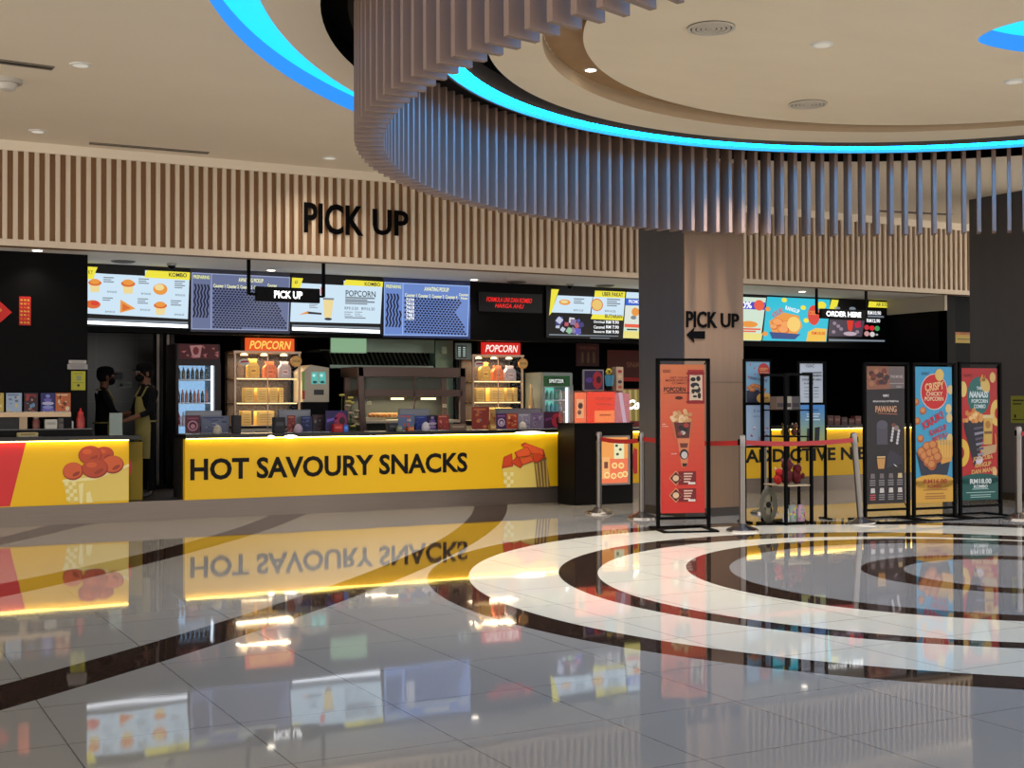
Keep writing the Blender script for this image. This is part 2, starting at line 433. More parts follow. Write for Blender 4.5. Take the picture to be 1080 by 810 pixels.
# back wall with dark tiles
def dark_tiles():
    mt, nt, b = nodes('dark_tiles'); N = nt.nodes.new
    tc = N('ShaderNodeTexCoord'); br = N('ShaderNodeTexBrick'); mp = N('ShaderNodeMapping'); mp.inputs['Rotation'].default_value = (PI/2, 0, 0)
    br.offset = 0; br.inputs['Scale'].default_value = 1; br.inputs['Brick Width'].default_value = .62; br.inputs['Row Height'].default_value = .5
    br.inputs['Mortar Size'].default_value = .006
    br.inputs['Color1'].default_value = L3((20, 27, 27)); br.inputs['Color2'].default_value = L3((23, 30, 30)); br.inputs['Mortar'].default_value = L3((38, 46, 44))
    nt.links.new(tc.outputs['Object'], mp.inputs[0]); nt.links.new(mp.outputs[0], br.inputs[0]); nt.links.new(br.outputs[0], b.inputs['Base Color'])
    b.inputs['Roughness'].default_value = .35; return mt
xs = P(184, 400, BACK).x
w1 = MB().box((XL, BACK, 0), (xs, BACK+.2, SZ), dark_tiles()).build('wall_back'); w1['kind'] = 'structure'
w2 = MB().box((xs, BACK, 0), (18.5, BACK+.2, SZ), M((5, 4, 5), .7, 0, 0, .05)).build('wall_back'); w2['kind'] = 'structure'
XRW = P(998, 320, 16.42).x
wr = MB().box((XRW, YF+.2, 0), (XRW+.2, BACK, SZ), M((6, 5, 6), .5, 0, 0, .08)).build('wall_right'); wr['kind'] = 'structure'
ln = MB().box((XRW-.06, YF+.2, SZ-.27), (XRW, YM, SZ), M((176, 168, 152), .8)).build('trim_2'); ln['kind'] = 'structure'
wl = MB().box((XL-.2, YC, 0), (XL, BACK, SZ), M((5, 4, 5), .7, 0, 0, .05)).build('wall_left'); wl['kind'] = 'structure'
# dark closing wall between lintel and right column
bb = MB().box((XRW, 16.42, 0), (24, 16.6, SZ), M((4, 4, 5), .5, 0, 0, .06)).build('wall_right'); bb['kind'] = 'structure'

# columns
def column(x0, x1, y0, y1, nm):
    c = thing('column', None, None, (x0, y0, 0), kind='structure')
    del_ = .02
    MB().box((0, 0, .11), (x1-x0, y1-y0, CZ), GRAYCOL).build('core', c)
    MB().box((0, -.02, .11), (x1-x0+.005, 0, P(700, 403, y0).z), WOODVEN).box((0, -.02, P(700, 403, y0).z+.006), (x1-x0+.005, 0, CZ), WOODVEN).build('wood_cladding', c)
    MB().box((-.006, -.026, 0), (x1-x0+.01, y1-y0, .11), M((58, 52, 48), .3, .5)).build('skirting', c)
    return c
cf = Fl(722, 546); xr = P(784, 420, cf.y-.02).x; cbk = PX(674, 400, cf.x).y
column(cf.x, xr, cf.y, cbk, 'a')
RX = Fl(1022, 210.7, CZ).x; RY1 = Fl(1022, 210.7, CZ).y; RY0 = RY1-(cbk-cf.y)
column(RX, RX+(xr-cf.x), RY0, RY1, 'b')
# large letters and arrow on the column, letters on the fascia
LET = M((3, 3, 4), .6, 0, 0, .06)
def sign_letters(label, O, words, y=-.002):
    t = thing('wall_lettering', label, 'sign', O)
    p = Panel(O, (1, 0, 0), y)
    for w in words: p.text(*w, LET, 1, .02, True, 0, .014)
    p.build('lettering', t); return t
O = P(320, 248, YF-.012); sign_letters('large black PICK UP lettering on the striped timber fascia above the counter', O, [('PICK', 320.5, 217.5, 383, 245.5), ('UP', 393, 223, 430.5, 247.5)])
O = P(723, 345, cf.y-.02); t = sign_letters('black PICK UP lettering on the wood-clad column above an arrow', O, [('PICK', 723.5, 329, 756, 345.3), ('UP', 760, 331, 779, 345.3)])
O = P(724, 359, cf.y-.02); t = thing('wall_arrow', 'black left-pointing arrow fixed on the wood-clad column', 'sign', O); p = Panel(O, (1, 0, 0), -.002)
q = [p.loc(*a) for a in [(724, 353), (732, 345.5), (731, 349.5), (743, 349.2), (743, 357.4), (731, 357), (732, 361.5)]]
p.mb.prism(q, -.016, -.002, LET); p.build('arrow', t)

#@@SECTION ring
# ------------------------------------------------------------------ suspended drum of fins
RC = (8.90, 7.56); R0, R1, FB, FT = 5.335, 5.57, 3.59, 4.66
drum = thing('slatted_ring', 'large suspended ring of vertical wooden fins with a blue light strip inside', 'ceiling feature', (RC[0], RC[1], FB))
mb = MB(); O0 = (0, 0)
zz = lambda z: z-FB
annulus(mb, O0, 4.83, 5.62, zz(4.66), DARK); wall_strip(mb, circle(O0, 5.62, 128), zz(4.66), zz(VOIDZ), DARK)
mb.build('carrier_plate', drum)
mb = MB(); GREY = M((96, 88, 83), .6)
wall_strip(mb, circle(O0, 4.83, 160), zz(4.60), zz(VOIDZ), GREY); mb.build('inner_band', drum)
mb = MB(); annulus(mb, O0, 4.83, 5.0, zz(4.60), LEDBLUE); mb.build('light_strip', drum, label='glowing blue light strip')
mb = MB(); wall_strip(mb, circle(O0, 5.0, 160), zz(4.555), zz(4.66), GREY); annulus(mb, O0, 5.0, 5.03, zz(4.555), GREY); wall_strip(mb, circle(O0, 5.03, 160), zz(4.555), zz(4.66), GREY); mb.build('light_shield', drum)
NF = 192; ph0 = math.atan2(Fl(1020.4, 200, 4.05).y-RC[1], Fl(1020.4, 200, 4.05).x-RC[0])
fin = MB().box((R0, -.022, 0), (R1, .022, FT-FB), FINWOOD).build('fin', drum)
fins = []
for i in range(NF):
    a = ph0+2*PI*i/NF; c = Vector((RC[0]+R0*math.cos(a), RC[1]+R0*math.sin(a), FB)); d = c-EYE
    z = d.dot(_fw); x = 540+FOC*d.dot(_rt)/z if z > 0 else -1e4; y = 405-FOC*d.dot(_up)/z if z > 0 else -1e4
    fins.append((not (-10 < x < 1090 and y > -5), d.length, a))
fins.sort()
vis = fins[:100]; rest = fins[100:]
for k, (_, _, a) in enumerate(vis):
    o = fin if k == 0 else fin.copy()
    if k: col.objects.link(o)
    o.rotation_euler = (0, 0, a)
mb = MB()
for _, _, a in rest:
    n = len(mb.v); mb.box((R0, -.022, 0), (R1, .022, FT-FB), FINWOOD)
    for i in range(n, len(mb.v)):
        v = mb.v[i]; mb.v[i] = (v[0]*math.cos(a)-v[1]*math.sin(a), v[0]*math.sin(a)+v[1]*math.cos(a), v[2])
o = mb.build('fin', drum); o['kind'] = 'stuff'

#@@SECTION lights
def downlight(x, y, z, label, power, group, spot=1.9, colr=(1, .86, .68), lit=True, r=.05):
    t = thing('downlight', label, 'ceiling light', (x, y, z), group=group)
    MB().lathe((0, 0, -.012), [(r*1.35, 0), (r*1.4, .008), (r*1.4, .012)], WHITE).build('trim_ring', t, smooth=True)
    MB().lathe((0, 0, -.014), [(r, 0), (r, .004)], M((255, 244, 225), .5, 0, 9 if lit else .55)).build('lens', t)
    if power:
        ld = bpy.data.lights.new('lamp', 'SPOT'); ld.energy = power; ld.spot_size = spot; ld.spot_blend = .8; ld.color = colr; ld.shadow_soft_size = .06
        lo_ = bpy.data.objects.new('lamp', ld); col.objects.link(lo_); lo_.location = (x, y, z-.04)
    return t
scn.world = bpy.data.worlds.new('world'); scn.world.use_nodes = True
bgn = scn.world.node_tree.nodes['Background']; bgn.inputs[0].default_value = (1.0, .93, .85, 1); bgn.inputs[1].default_value = 3.0
scn.view_settings.view_transform = 'Standard'; scn.view_settings.look = 'None'
scn.view_settings.exposure = 0; scn.view_settings.gamma = 1; scn.view_settings.use_curve_mapping = False
try:
    scn.cycles.use_denoising = True; scn.cycles.max_bounces = 8; scn.cycles.sample_clamp_indirect = 4
except Exception: pass
SPOTS = [(Fl(623, 73, CZ+.13), 'lit spotlight in the left curve of the wooden ceiling groove'),
         (Fl(792, 136, CZ+.13), 'lit spotlight in the far middle of the wooden ceiling groove'),
         (Fl(1076, 128, CZ+.13), 'lit spotlight at the right end of the visible wooden ceiling groove')]
for v, lb in SPOTS:
    downlight(v.x, v.y, v.z, lb, 560, 'spotlights in the ceiling groove', 1.75)
for x, y in ((11.9, 9.6), (12.2, 6.6), (5.6, 9.0), (7.2, 13.8), (10.6, 14.9)):  # spots without fittings; the pair behind the fins is added to brighten the floor
    ld = bpy.data.lights.new('lamp', 'SPOT'); ld.energy = 560; ld.spot_size = 1.75; ld.spot_blend = .8; ld.color = (1, .86, .68); ld.shadow_soft_size = .06
    o = bpy.data.objects.new('lamp', ld); col.objects.link(o); o.location = (x, y, CZ-.03)
#@@SECTION objects
def ext(x0, y0, x1, y1, Y):
    a = P(x0, y1, Y); b = P(x1, y0, Y); return a.x, a.z, b.x, b.z
YEL = M((222, 176, 20), .45, 0, 0, .25); RED = M((196, 22, 26), .45); TXT = M((12, 8, 5), .6, 0, 0, .2)
ZT = H-.473                      # underside of worktops
WT = ZT+.05                      # worktop surface
LEDY = M((255, 222, 110), .5, 0, 11)
bs = MB().box((-2, YC+.02, 0), (P(606, 520, YC).x, YC+.08, FLZ), KICK).build('baseboard_front'); bs['kind'] = 'structure'
bs = MB().box((P(606, 520, YC).x, YC+.02, 0), (17.0, YC+.08, FLZ), KICK).build('baseboard_front'); bs['kind'] = 'structure'
TOPM = M((12, 8, 8), .3, 0, 0, .25)

def counter(name, label, xa, xb, depth, draw, over=0.0):
    t = thing(name, label, 'counter', (xa, YC, 0), group=None)
    w = xb-xa
    MB().box((0, .1, FLZ), (w, depth, ZT), M((24, 20, 20), .6)).build('carcass', t)
    p = Panel((xa, YC, 0)); p.mb.box((0, 0, FLZ-.005), (w, .1, ZT-.012), YEL, .004)
    draw(p); p.build('front_panel', t, label='printed yellow front panel')
    MB().box((0, -.05, ZT), (w+over, depth+.03, WT), TOPM, .006).build('worktop', t)
    MB().box((.01, -.042, ZT-.012), (w-.01, -.022, ZT), LEDY).build('light_strip', t, label='glowing strip light under the worktop edge')
    return t
NUG = [M((172, 62, 22), .5), M((196, 84, 34), .5), M((142, 44, 16), .5), M((120, 34, 12), .5)]
PAPER = M((214, 190, 96), .6); PAPERD = M((190, 160, 70), .6); PW = M((226, 214, 150), .6); BRN = M((120, 86, 48), .6)
def draw_left(p):
    p.poly([(-170, 468), (27.5, 466.6), (10.5, 534), (-170, 540)], RED, 1)
    # paper cup and fried balls
    p.poly([(66, 506), (135.5, 490), (135.5, 527.5), (72, 530.5)], PAPER, 2)
    p.poly([(66, 506), (100, 503), (136, 489), (136, 492), (100, 506), (66, 509)], PW, 3)
    for r in range(5):
        for c in range(3):
            if (r+c) % 2 == 0: p.rect(68+c*4+r*.5, 508+r*4, 72+c*4+r*.5, 512+r*4, PW, 4)
    p.poly([(83, 511), (88, 509), (87, 531), (84, 531)], PW, 4); p.poly([(91, 520), (95, 518), (98, 530), (91, 530)], PW, 4)
    for i, (x, y, rx, ry) in enumerate([(110, 479, 10, 8), (77, 497, 11, 9.5), (95, 480, 12.5, 10), (119, 490, 11.5, 9.5), (100, 494, 14, 10.5)]):
        p.oval(x, y, rx, ry, NUG[2], 3+i); p.oval(x-.5, y-.8, rx*.93, ry*.9, NUG[i % 2], 3.3+i)
        p.oval(x-rx*.25, y-ry*.35, rx*.4, ry*.28, NUG[1], 3.6+i); p.oval(x+rx*.3, y+ry*.3, rx*.4, ry*.2, NUG[2], 3.6+i, rot=.5)
def draw_mid(p):
    p.text('HOT SAVOURY SNACKS', 200.5, 477, 493, 507, TXT, 2, .03)
    # text follows the panel's perspective: box taken at its two ends
    p.poly([(529, 492), (573, 481), (579.5, 513.5), (533, 514.5)], PAPER, 2); p.poly([(563, 487), (576, 482), (580, 513.5), (566, 514)], BRN, 3)
    for i in range(4): p.poly([(564.5+i*3.6, 489-i*1.3), (566+i*3.6, 488.6-i*1.3), (569+i*3, 513.5), (567.6+i*3, 513.5)], PAPERD, 4)
    for r in range(4):
        for c in range(3):
            if (r+c) % 2 == 0: p.rect(531+c*3.5, 498+r*4, 534.5+c*3.5, 502+r*4, PW, 4)
    O_ = [M((196, 62, 22), .5), M((214, 84, 36), .5), M((160, 44, 14), .5)]
    for i, q in enumerate([[(529, 494), (531, 482), (540, 478), (541, 492)], [(549, 469), (553, 466.5), (573, 474), (575, 481), (566, 484)], [(538, 488), (545, 481), (553, 486), (549, 494)],
                           [(542, 477), (556, 471), (560, 477), (559, 481), (545, 483)], [(561, 478), (568, 478), (575, 482), (566, 488), (562, 487)], [(547, 484), (560, 480.5), (563, 486), (550, 491)]]):
        cx = sum(a[0] for a in q)/len(q); cy = sum(a[1] for a in q)/len(q)
        p.poly(q, O_[2], 4+i); p.poly([(cx+(a-cx)*.86, cy+(b-cy)*.84-.3) for a, b in q], O_[i % 2], 4.5+i)
def draw_right(p):
    p.text('ADDICTIVE NIBBLES', 786, 470, 948, 488.5, TXT, 2, .03)
    p.poly([(668.5, 472), (672, 474), (672, 499), (668.5, 500), (666.5, 487)], RED, 2)
xe = P(136, 490, YC).x
counter('serving_counter', 'short counter at left with red and yellow front showing fried balls', XL+.02, xe, .3, draw_left, P(150, 462, YC).x-xe-.02)
xa = P(195, 490, YC).x; xb = P(605.5, 480, YC).x
counter('serving_counter', 'long yellow counter lettered HOT SAVOURY SNACKS in black', xa, xb, .62, draw_mid)
xc = P(665, 480, YC).x; xd = XRW-.12
counter('serving_counter', 'yellow counter behind the wood-clad column lettered ADDICTIVE in black', xc, xd, .62, draw_right)
# yellow swing panel beside the left counter
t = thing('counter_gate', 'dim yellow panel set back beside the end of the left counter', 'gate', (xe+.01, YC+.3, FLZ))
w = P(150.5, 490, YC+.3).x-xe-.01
MB().box((0, 0, 0), (w, .04, .74), M((122, 102, 24), .5, 0, 0, .15), .004).build('panel', t); MB().box((w-.03, .04, 0), (w, .09, .76), DARK).box((0, .04, 0), (.03, .09, .76), DARK).build('frame', t)  # yellow darkened to mustard: shade of the recess painted into the panel
p = Panel((xe+.01, YC+.3, FLZ)); p.oval(.03, .42, .06, .12, RED, 1, False, a0=-PI/2, a1=PI/2); p.build('print', t)
# small bright lamps at the worktop edge
for lb, x0, x1 in (('small white lamp under the counter edge below the left popcorn cabinet', 298, 312), ('tiny white lamp just left of another under the counter edge', 281, 288), ('white lamp under the counter edge above the printed fries', 540, 573)):
    a = P((x0+x1)/2, 459, YC); r = (P(x1, 459, YC).x-P(x0, 459, YC).x)/2
    t = thing('edge_lamp', lb, 'lamp', (a.x, YC-.06, ZT+.005))
    MB().ball((0, 0, 0), (r, .02, .022), M((255, 240, 215), .5, 0, 6)).build('lens', t, smooth=True); MB().box((-r, .0, .018), (r, .012, .03), DARK).build('clip', t)

# ------------------------------------------------------------------ menu screens on the bulkhead
EW = M((205, 228, 244), .3, 0, 1.0); EY = M((238, 226, 60), .3, 0, 1.0); EK = M((40, 40, 44), .3, 0, 1); EB = M((9, 9, 12), .3, 0, 0, .2)
EG = M((120, 130, 140), .3, 0, 1); EO = M((232, 150, 60), .3, 0, 1); EO2 = M((214, 104, 44), .3, 0, 1); ECR = M((236, 214, 150), .3, 0, 1); ERED = M((216, 60, 44), .3, 0, 1)
EWH = M((244, 246, 250), .3, 0, 1.1); EBAR = M((240, 246, 255), .3, 0, 2.4); EBLU = M((56, 78, 138), .3, 0, .9); ENAV = M((14, 16, 44), .3, 0, 1); ELIL = M((104, 122, 176), .3, 0, 1); EDIM = M((84, 98, 146), .3, 0, 1); ERB = M((232, 92, 60), .3, 0, 1)
def screen(label, x0, y0, x1, y1, xr_, draw, bezel=None, Y=YM, thick=.04):
    a = P(x0, 300, Y).x; b = P(x1, 300, Y).x; zt_ = P(xr_, y0, Y).z; zb_ = P(xr_, y1, Y).z
    t = thing('menu_screen', label, 'screen', (a, Y, zb_), group='menu screens above the counters')
    MB().box((0, -.0, 0), (b-a, thick, zt_-zb_), bezel or EB, .004).build('casing', t)
    p = Panel((a, Y, zb_)); p.y = 0; p.W = b-a; p.H = zt_-zb_
    draw(p); p.build('picture', t); return t
def lines(p, x0, y0, n, w, mat=None, dy=2.2, h=.7, k=3):
    for i in range(n): p.rect(x0, y0+i*dy, x0+w*(1-.25*(i % 2)), y0+i*dy+h, mat or EG, k)
def bowl(p, x, y, s, top=None):
    p.poly([(x-s*.8, y), (x+s*.8, y), (x+s*.62, y+s*1.3), (x-s*.62, y+s*1.3)], ECR, 3); p.oval(x, y-s*.1, s, s*.45, top or EO2, 4); p.oval(x, y-s*.3, s*.75, s*.4, EO, 5)
def bar(p, x0, y0, x1, y1):
    p.poly([(x0, y0), (x1, y1), (x1, y1+2.1), (x0, y0+1.7)], EG, 3); p.poly([(x0, y0+2.5), (x1, y1+2.9), (x1, y1+6.5), (x0, y0+6)], EBAR, 3)
def dm1(p):
    p.poly([(62, 285), (110, 288.7), (153, 291), (153, 285), (200, 287.5), (198, 336.5), (62, 329)], EW, 1)
    p.poly([(62, 279.5), (103, 281.8), (101, 286), (98.5, 294.5), (62, 293)], EY, 2); p.poly([(152, 292.7), (155, 285), (200.4, 287.3), (200, 295.4)], EY, 2)
    p.text('KOMBO', 178, 288.3, 197, 291.8, EK, 3, .02); p.text('KY', 93, 285, 98, 289, EK, 3)
    bowl(p, 100, 299, 7); bowl(p, 135, 300, 7.5); p.oval(169, 305, 7.5, 6, EO, 3); p.oval(168, 303, 5, 3.5, ECR, 4)
    p.oval(98, 321, 8, 4.5, EO2, 3); p.oval(100, 320, 4.5, 2.4, ERED, 4); p.poly([(127, 316), (143, 325.5), (126.5, 330)], EO, 3); p.poly([(129, 320), (138, 325), (129, 328)], EO2, 4); bowl(p, 169, 323, 7)
    for x, y, n in ((109, 292.5, 3), (146, 294, 3), (184, 296.5, 4), (108, 314, 2), (145, 315, 3), (180, 317, 3)): lines(p, x, y, n, 11)
    for x, y in ((113, 307), (149, 309), (185, 310.5), (111, 328), (148, 326), (184, 331)): p.text('RM18.50', x, y, x+10, y+1.7, EK, 3)
    bar(p, 62, 334.5, 198, 339.5)
screen('white food menu screen with fried snack pictures next to the black wall', 62, 279, 200.4, 346.5, 200, dm1)
def blueboard(x0, x1, yt0, yt1, yb0, yb1, xs, numbers, ELIL=ELIL, EDIM=EDIM):
    def d(p):
        def Yt(x): return yt0+(yt1-yt0)*(x-x0)/(x1-x0)
        def Yb(x): return yb0+(yb1-yb0)*(x-x0)/(x1-x0)
        p.poly([(x0, yt0), (x1, yt1), (x1-2, yb1), (x0-.5, yb0)], ELIL, 1)
        p.poly([(x0+.9, yt0+1), (x1-1, yt1+1), (x1-2.8, yb1-1), (x0+.4, yb0-1)], EDIM, 2)
        pa = (lambda f: f)
        # diamonds
        hcol = xs+2; step = 3.5
        yy0 = Yt(xs)+16
        r = 0
        while True:
            y = yy0+r*step*.72
            if y > Yb(xs)-1.5: break
            x = xs+2.5+(r % 2)*step*.5
            while x < x1-4:
                yq = y+(x-xs)*(yt1-yt0)/(x1-x0)
                edge = x1-14-abs((y-yy0)-16)*.55
                if yq < Yb(x)-2 and x < edge+abs((y-yy0)-14)*1.0:
                    p.poly([(x, yq-step*.4), (x+step*.46, yq), (x, yq+step*.4), (x-step*.46, yq)], ENAV, 3)
                x += step
            r += 1
        for i in range(5):
            x = x0+2.5+i*3.4
            z = [(x, Yt(x)+13), (x+1.7, Yt(x)+13)]
            pts_l = []; pts_r = []
            for j in range(9):
                y = Yt(x)+12+j*4.4
                if y > Yb(x)-2: break
                dx = (1.5 if j % 2 else 0)-j*.2
                pts_l.append((x+dx, y)); pts_r.append((x+dx+1.9, y))
            for a in range(len(pts_l)-1):
                if max(pts_r[a][0], pts_r[a+1][0]) < xs-1: p.poly([pts_l[a], pts_r[a], pts_r[a+1], pts_l[a+1]], ENAV, 3)
        p.poly([(xs-.6, Yt(xs)+1), (xs+.4, Yt(xs)+1), (xs, Yb(xs)-1), (xs-1, Yb(xs)-1)], ELIL, 4)
        yt_ = Yt(x0+10)
        p.text('PREPARING', x0+1.8, yt_+3, xs-2, yt_+6, M((236, 240, 150), .3, 0, 1), 4, .02)
        mx = (xs+x1)/2; EYW = M((240, 240, 180), .3, 0, 1.1)
        p.text('AWAITING PICKUP', mx-13, Yt(mx)+3.8, mx+13, Yt(mx)+7, EYW, 4, .02)
        for i in range(4):
            a = xs+2+i*14.2; p.text('Counter %d' % (i+1), a, Yt(a)+11.5, a+12.5, Yt(a)+14.6, EYW, 4, .02)
        a = xs+59; p.text('Counter', a, Yt(a)+8.6, a+10, Yt(a)+11.2, EYW, 4, .02); p.text('None', a+2, Yt(a)+12.4, a+9, Yt(a)+14.8, EYW, 4, .02)
        if numbers:
            for i, n in enumerate(('7379', '7410', '7418', '7460', '7461', '7479')): a = xs+3; p.text(n, a, Yt(a)+16.5+i*3.9, a+8.6, Yt(a)+19.7+i*3.9, EWH, 5, .03)
    return d
screen('blue order status screen behind the hanging PICK UP sign', 200.8, 286.5, 305.9, 352, 306, blueboard(202, 306, 287.3, 292.3, 347.3, 349, 223, False, M((150, 160, 196), .3, 0, 1), M((100, 110, 146), .3, 0, 1)), M((30, 34, 60), .4))
def dm3(p):
    p.poly([(308, 298), (362.5, 301), (362.5, 296), (403.5, 297.5), (401, 341.5), (306, 339.3)], EW, 1)
    p.poly([(308, 292.8), (319.6, 293.4), (316.5, 303.8), (307.5, 303.5)], EY, 2); p.text('#', 310.5, 295.8, 314, 299.6, EK, 3)
    p.poly([(362, 300.6), (364.7, 295), (404, 297.2), (403.6, 302.8)], EY, 2); p.text('KOMBO', 384.5, 298.2, 401, 301.4, EK, 3, .02)
    p.text('POPCORN', 364.5, 307.3, 396, 312.4, EK, 3, .01)
    lines(p, 364, 314, 4, 31, EG, 2, .5); p.text('RM13.50   RM16.50', 363.5, 324.5, 395, 326.5, EK, 3); lines(p, 363, 329, 3, 9, EG, 2, .4); lines(p, 374, 329, 3, 8, EG, 2, .4); lines(p, 363.5, 335, 1, 22, EG, 2, .5)
    p.poly([(341, 315.5), (351.6, 315.5), (349.5, 335), (342, 335)], ECR, 3); p.rect(340.5, 314.5, 352, 316, EG, 4); p.oval(346, 336.5, 4, 1.4, EK, 4)
    p.poly([(324, 328.5), (339, 330), (339, 332), (324, 331)], EK, 3); p.poly([(315, 332), (325, 328), (325, 331)], EO, 3); p.rect(338.2, 303, 342.5, 311, ERB, 3); lines(p, 326, 321, 3, 9, EG, 1.6, .4)
    bar(p, 308, 342.4, 400.5, 345.2)
screen('white screen headed POPCORN with yellow KOMBO tab', 306.4, 292, 403.7, 353, 403.5, dm3)
screen('blue order status screen with a column of white order numbers', 404.2, 296.8, 496, 357.5, 495, blueboard(405.2, 495.5, 297.3, 301.5, 353.6, 354.7, 425, True, M((150, 180, 236), .3, 0, 1), M((104, 134, 200), .3, 0, 1)), M((34, 52, 110), .4))
# red running-letter display
a = P(505, 310, YM); t = thing('led_display', 'black display with two lines of glowing red letters', 'display', (a.x, YM+.005, P(560, 330, YM).z))
w = P(572, 310, YM).x-a.x
MB().box((0, 0, 0), (w, .045, .3), EB).build('casing', t); p = Panel((a.x, YM+.005, P(560, 330, YM).z)); RL = M((240, 30, 28), .3, 0, 1.2)
p.text('FORMULA UNI DAN KOMBO', 513, 315, 561, 318, RL, 1, .01, shear=.3); p.text('HARGA AHLI', 522, 321.2, 552.5, 324.4, RL, 1, .01, shear=.3); p.build('red_letters', t)
def dm5(p):
    p.poly([(581.5, 304.8), (589.5, 305.2), (581.5, 330), (579, 333)], EY, 2); p.poly([(588, 311.5), (625, 313), (622.5, 330.8), (581.5, 329.5)], EW, 1)
    p.poly([(627.5, 306.5), (659.5, 307.8), (657, 338), (623, 336.5), (625, 331)], EY, 1); p.poly([(625.5, 313), (659, 314.3), (657.6, 333.3), (623.5, 331.3)], EW, 2)
    p.text('UBER PAKAT', 635, 308.9, 657, 312.2, EK, 3, .02); p.text('BUTARAN', 638, 332, 656, 335.3, EK, 3, .02)
    p.oval(595.5, 318.8, 6, 3, EO, 3); p.oval(595, 318.3, 4, 1.6, ECR, 4); lines(p, 605, 315, 3, 11); p.text('RM13.50', 605, 326.5, 615, 328.3, EK, 3)
    p.oval(629.5, 321.5, 6.3, 6.6, EO2, 3); p.oval(629.5, 321.5, 5.4, 5.7, M((232, 196, 110), .3, 0, 1), 4); lines(p, 640, 315.5, 4, 14); p.text('RM14.50', 638, 327.4, 649, 329.2, EK, 3)
    rnd = random.Random(3); cs = [(200, 205, 225), (80, 86, 170), (60, 60, 120), (190, 90, 110), (150, 200, 160), (225, 220, 225), (96, 90, 190), (140, 120, 160)]
    for i in range(17):
        x = 580+rnd.random()*34; y = 337+rnd.random()*13; s_ = 2+rnd.random()*2.6; a_ = rnd.random()*1.5
        p.poly([(x+s_*math.cos(a_+j*PI/2), y+s_*math.sin(a_+j*PI/2)) for j in range(4)], M(cs[i % 8], .3, 0, .9), 3+i*.2)
    for i, q in enumerate(('RM 9.90', 'RM 7.90', 'RM 9.90')):
        y = 338.4+i*5.1; p.text(('Original', 'Caramel', 'Sausage')[i], 626, y, 637.5, y+3, EWH, 3, .02); p.text(q, 639, y, 652.5, y+3, EWH, 3, .03)
    p.poly([(579, 352.2), (652, 354), (652, 355), (579, 353.6)], EG, 3); p.poly([(622, 356), (643, 356.5), (643, 357.3), (622, 356.8)], EG, 3)
screen('dark screen with white and yellow meal cards and a price list', 576, 304, 659.6, 358, 659, dm5)
def dm6(p):
    p.poly([(660.5, 308), (740, 311.5), (808, 314.2), (802, 359.4), (657, 356.5)], M((206, 226, 206), .3, 0, 1), 1)
    p.poly([(661, 308), (676, 308.7), (676, 314), (660.5, 313.6)], EW, 2); p.poly([(660, 314.5), (676, 315.2), (676, 322.3), (659, 322)], M((40, 90, 200), .3, 0, 1), 2); p.text('PROMO', 663, 316.5, 674.5, 319.8, EWH, 3, .02)
    p.poly([(659.5, 322.5), (690, 323), (690, 343), (658, 342)], M((220, 226, 214), .3, 0, 1), 2); p.oval(670, 329, 4, 4.5, EO, 3); p.oval(668, 335, 3, 2, EG, 3)
    p.poly([(658.6, 341.5), (690, 343), (690, 346.5), (658.4, 345)], ERB, 3); lines(p, 661, 347, 1, 11, EK, 2, 1.2); p.poly([(657.8, 349), (690, 350), (690, 358), (657, 356.4)], M((232, 220, 130), .3, 0, 1), 2)
    p.poly([(770, 317.5), (807, 319), (806.5, 327), (770, 325)], M((74, 70, 190), .3, 0, 1), 2); p.text('10%', 779, 318.5, 792.8, 324.8, EWH, 3, .03); p.oval(800.5, 322, 5.4, 5.6, ERB, 4)
    p.oval(790, 342, 9, 3.4, EO, 3); lines(p, 782, 346.5, 2, 20, ERB, 2.4, 1.1); p.poly([(770, 350), (804, 352), (803, 359), (770, 358)], M((232, 220, 130), .3, 0, 1), 2)
screen('pale promotion screen cut off on both sides by the wood-clad column', 660, 307.5, 803.6, 360.5, 807, dm6)
ECY = M((40, 190, 214), .3, 0, 1)
def dm7(p):
    p.poly([(809, 313), (875.5, 316), (871.5, 360.3), (804.2, 359.3)], ECY, 1)
    p.poly([(811, 339), (826, 329.5), (842, 333), (846, 344), (840, 353), (815, 352)], EO, 3)
    for x, y, r in ((820, 340, 6), (829, 343, 6.5), (826, 348, 6), (816, 345, 4)): p.oval(x, y, r, r*.72, EO2, 4); p.oval(x-.4, y-.6, r*.85, r*.55, M((240, 160, 90), .3, 0, 1), 5)
    p.oval(837, 342, 7, 8, M((244, 204, 110), .3, 0, 1), 6); p.poly([(811, 350), (844, 352.5), (838, 358), (814, 357.2)], M((40, 70, 130), .3, 0, 1), 5)
    p.text('KRIUK!', 814, 327, 826, 332.5, ERED, 6, .02, rot=.5); p.text('RANGUP', 828, 324.8, 843, 328.5, EWH, 6, .02, rot=-.2)
    p.oval(858, 332.5, 6.3, 10.5, ERED, 5); p.text('CRISPY', 853, 328, 863, 332, EO, 6, .02); p.oval(866, 322, 5, 4, EY, 6)
    p.poly([(850, 360), (852, 350), (860, 346), (871.8, 347), (870.7, 360.1)], M((240, 190, 70), .3, 0, 1), 4); p.text('RM18.00', 856, 350, 870, 353, ERED, 5, .02)
    for x, y in ((827, 316.5), (847, 324.5), (809.5, 326), (850, 338), (806.5, 352)): p.oval(x, y, 2.8, 2.4, EY if x > 820 else EO, 4)
screen('bright cyan screen with a bowl of golden popcorn chicken', 804.2, 312.8, 872.3, 361, 872, dm7)
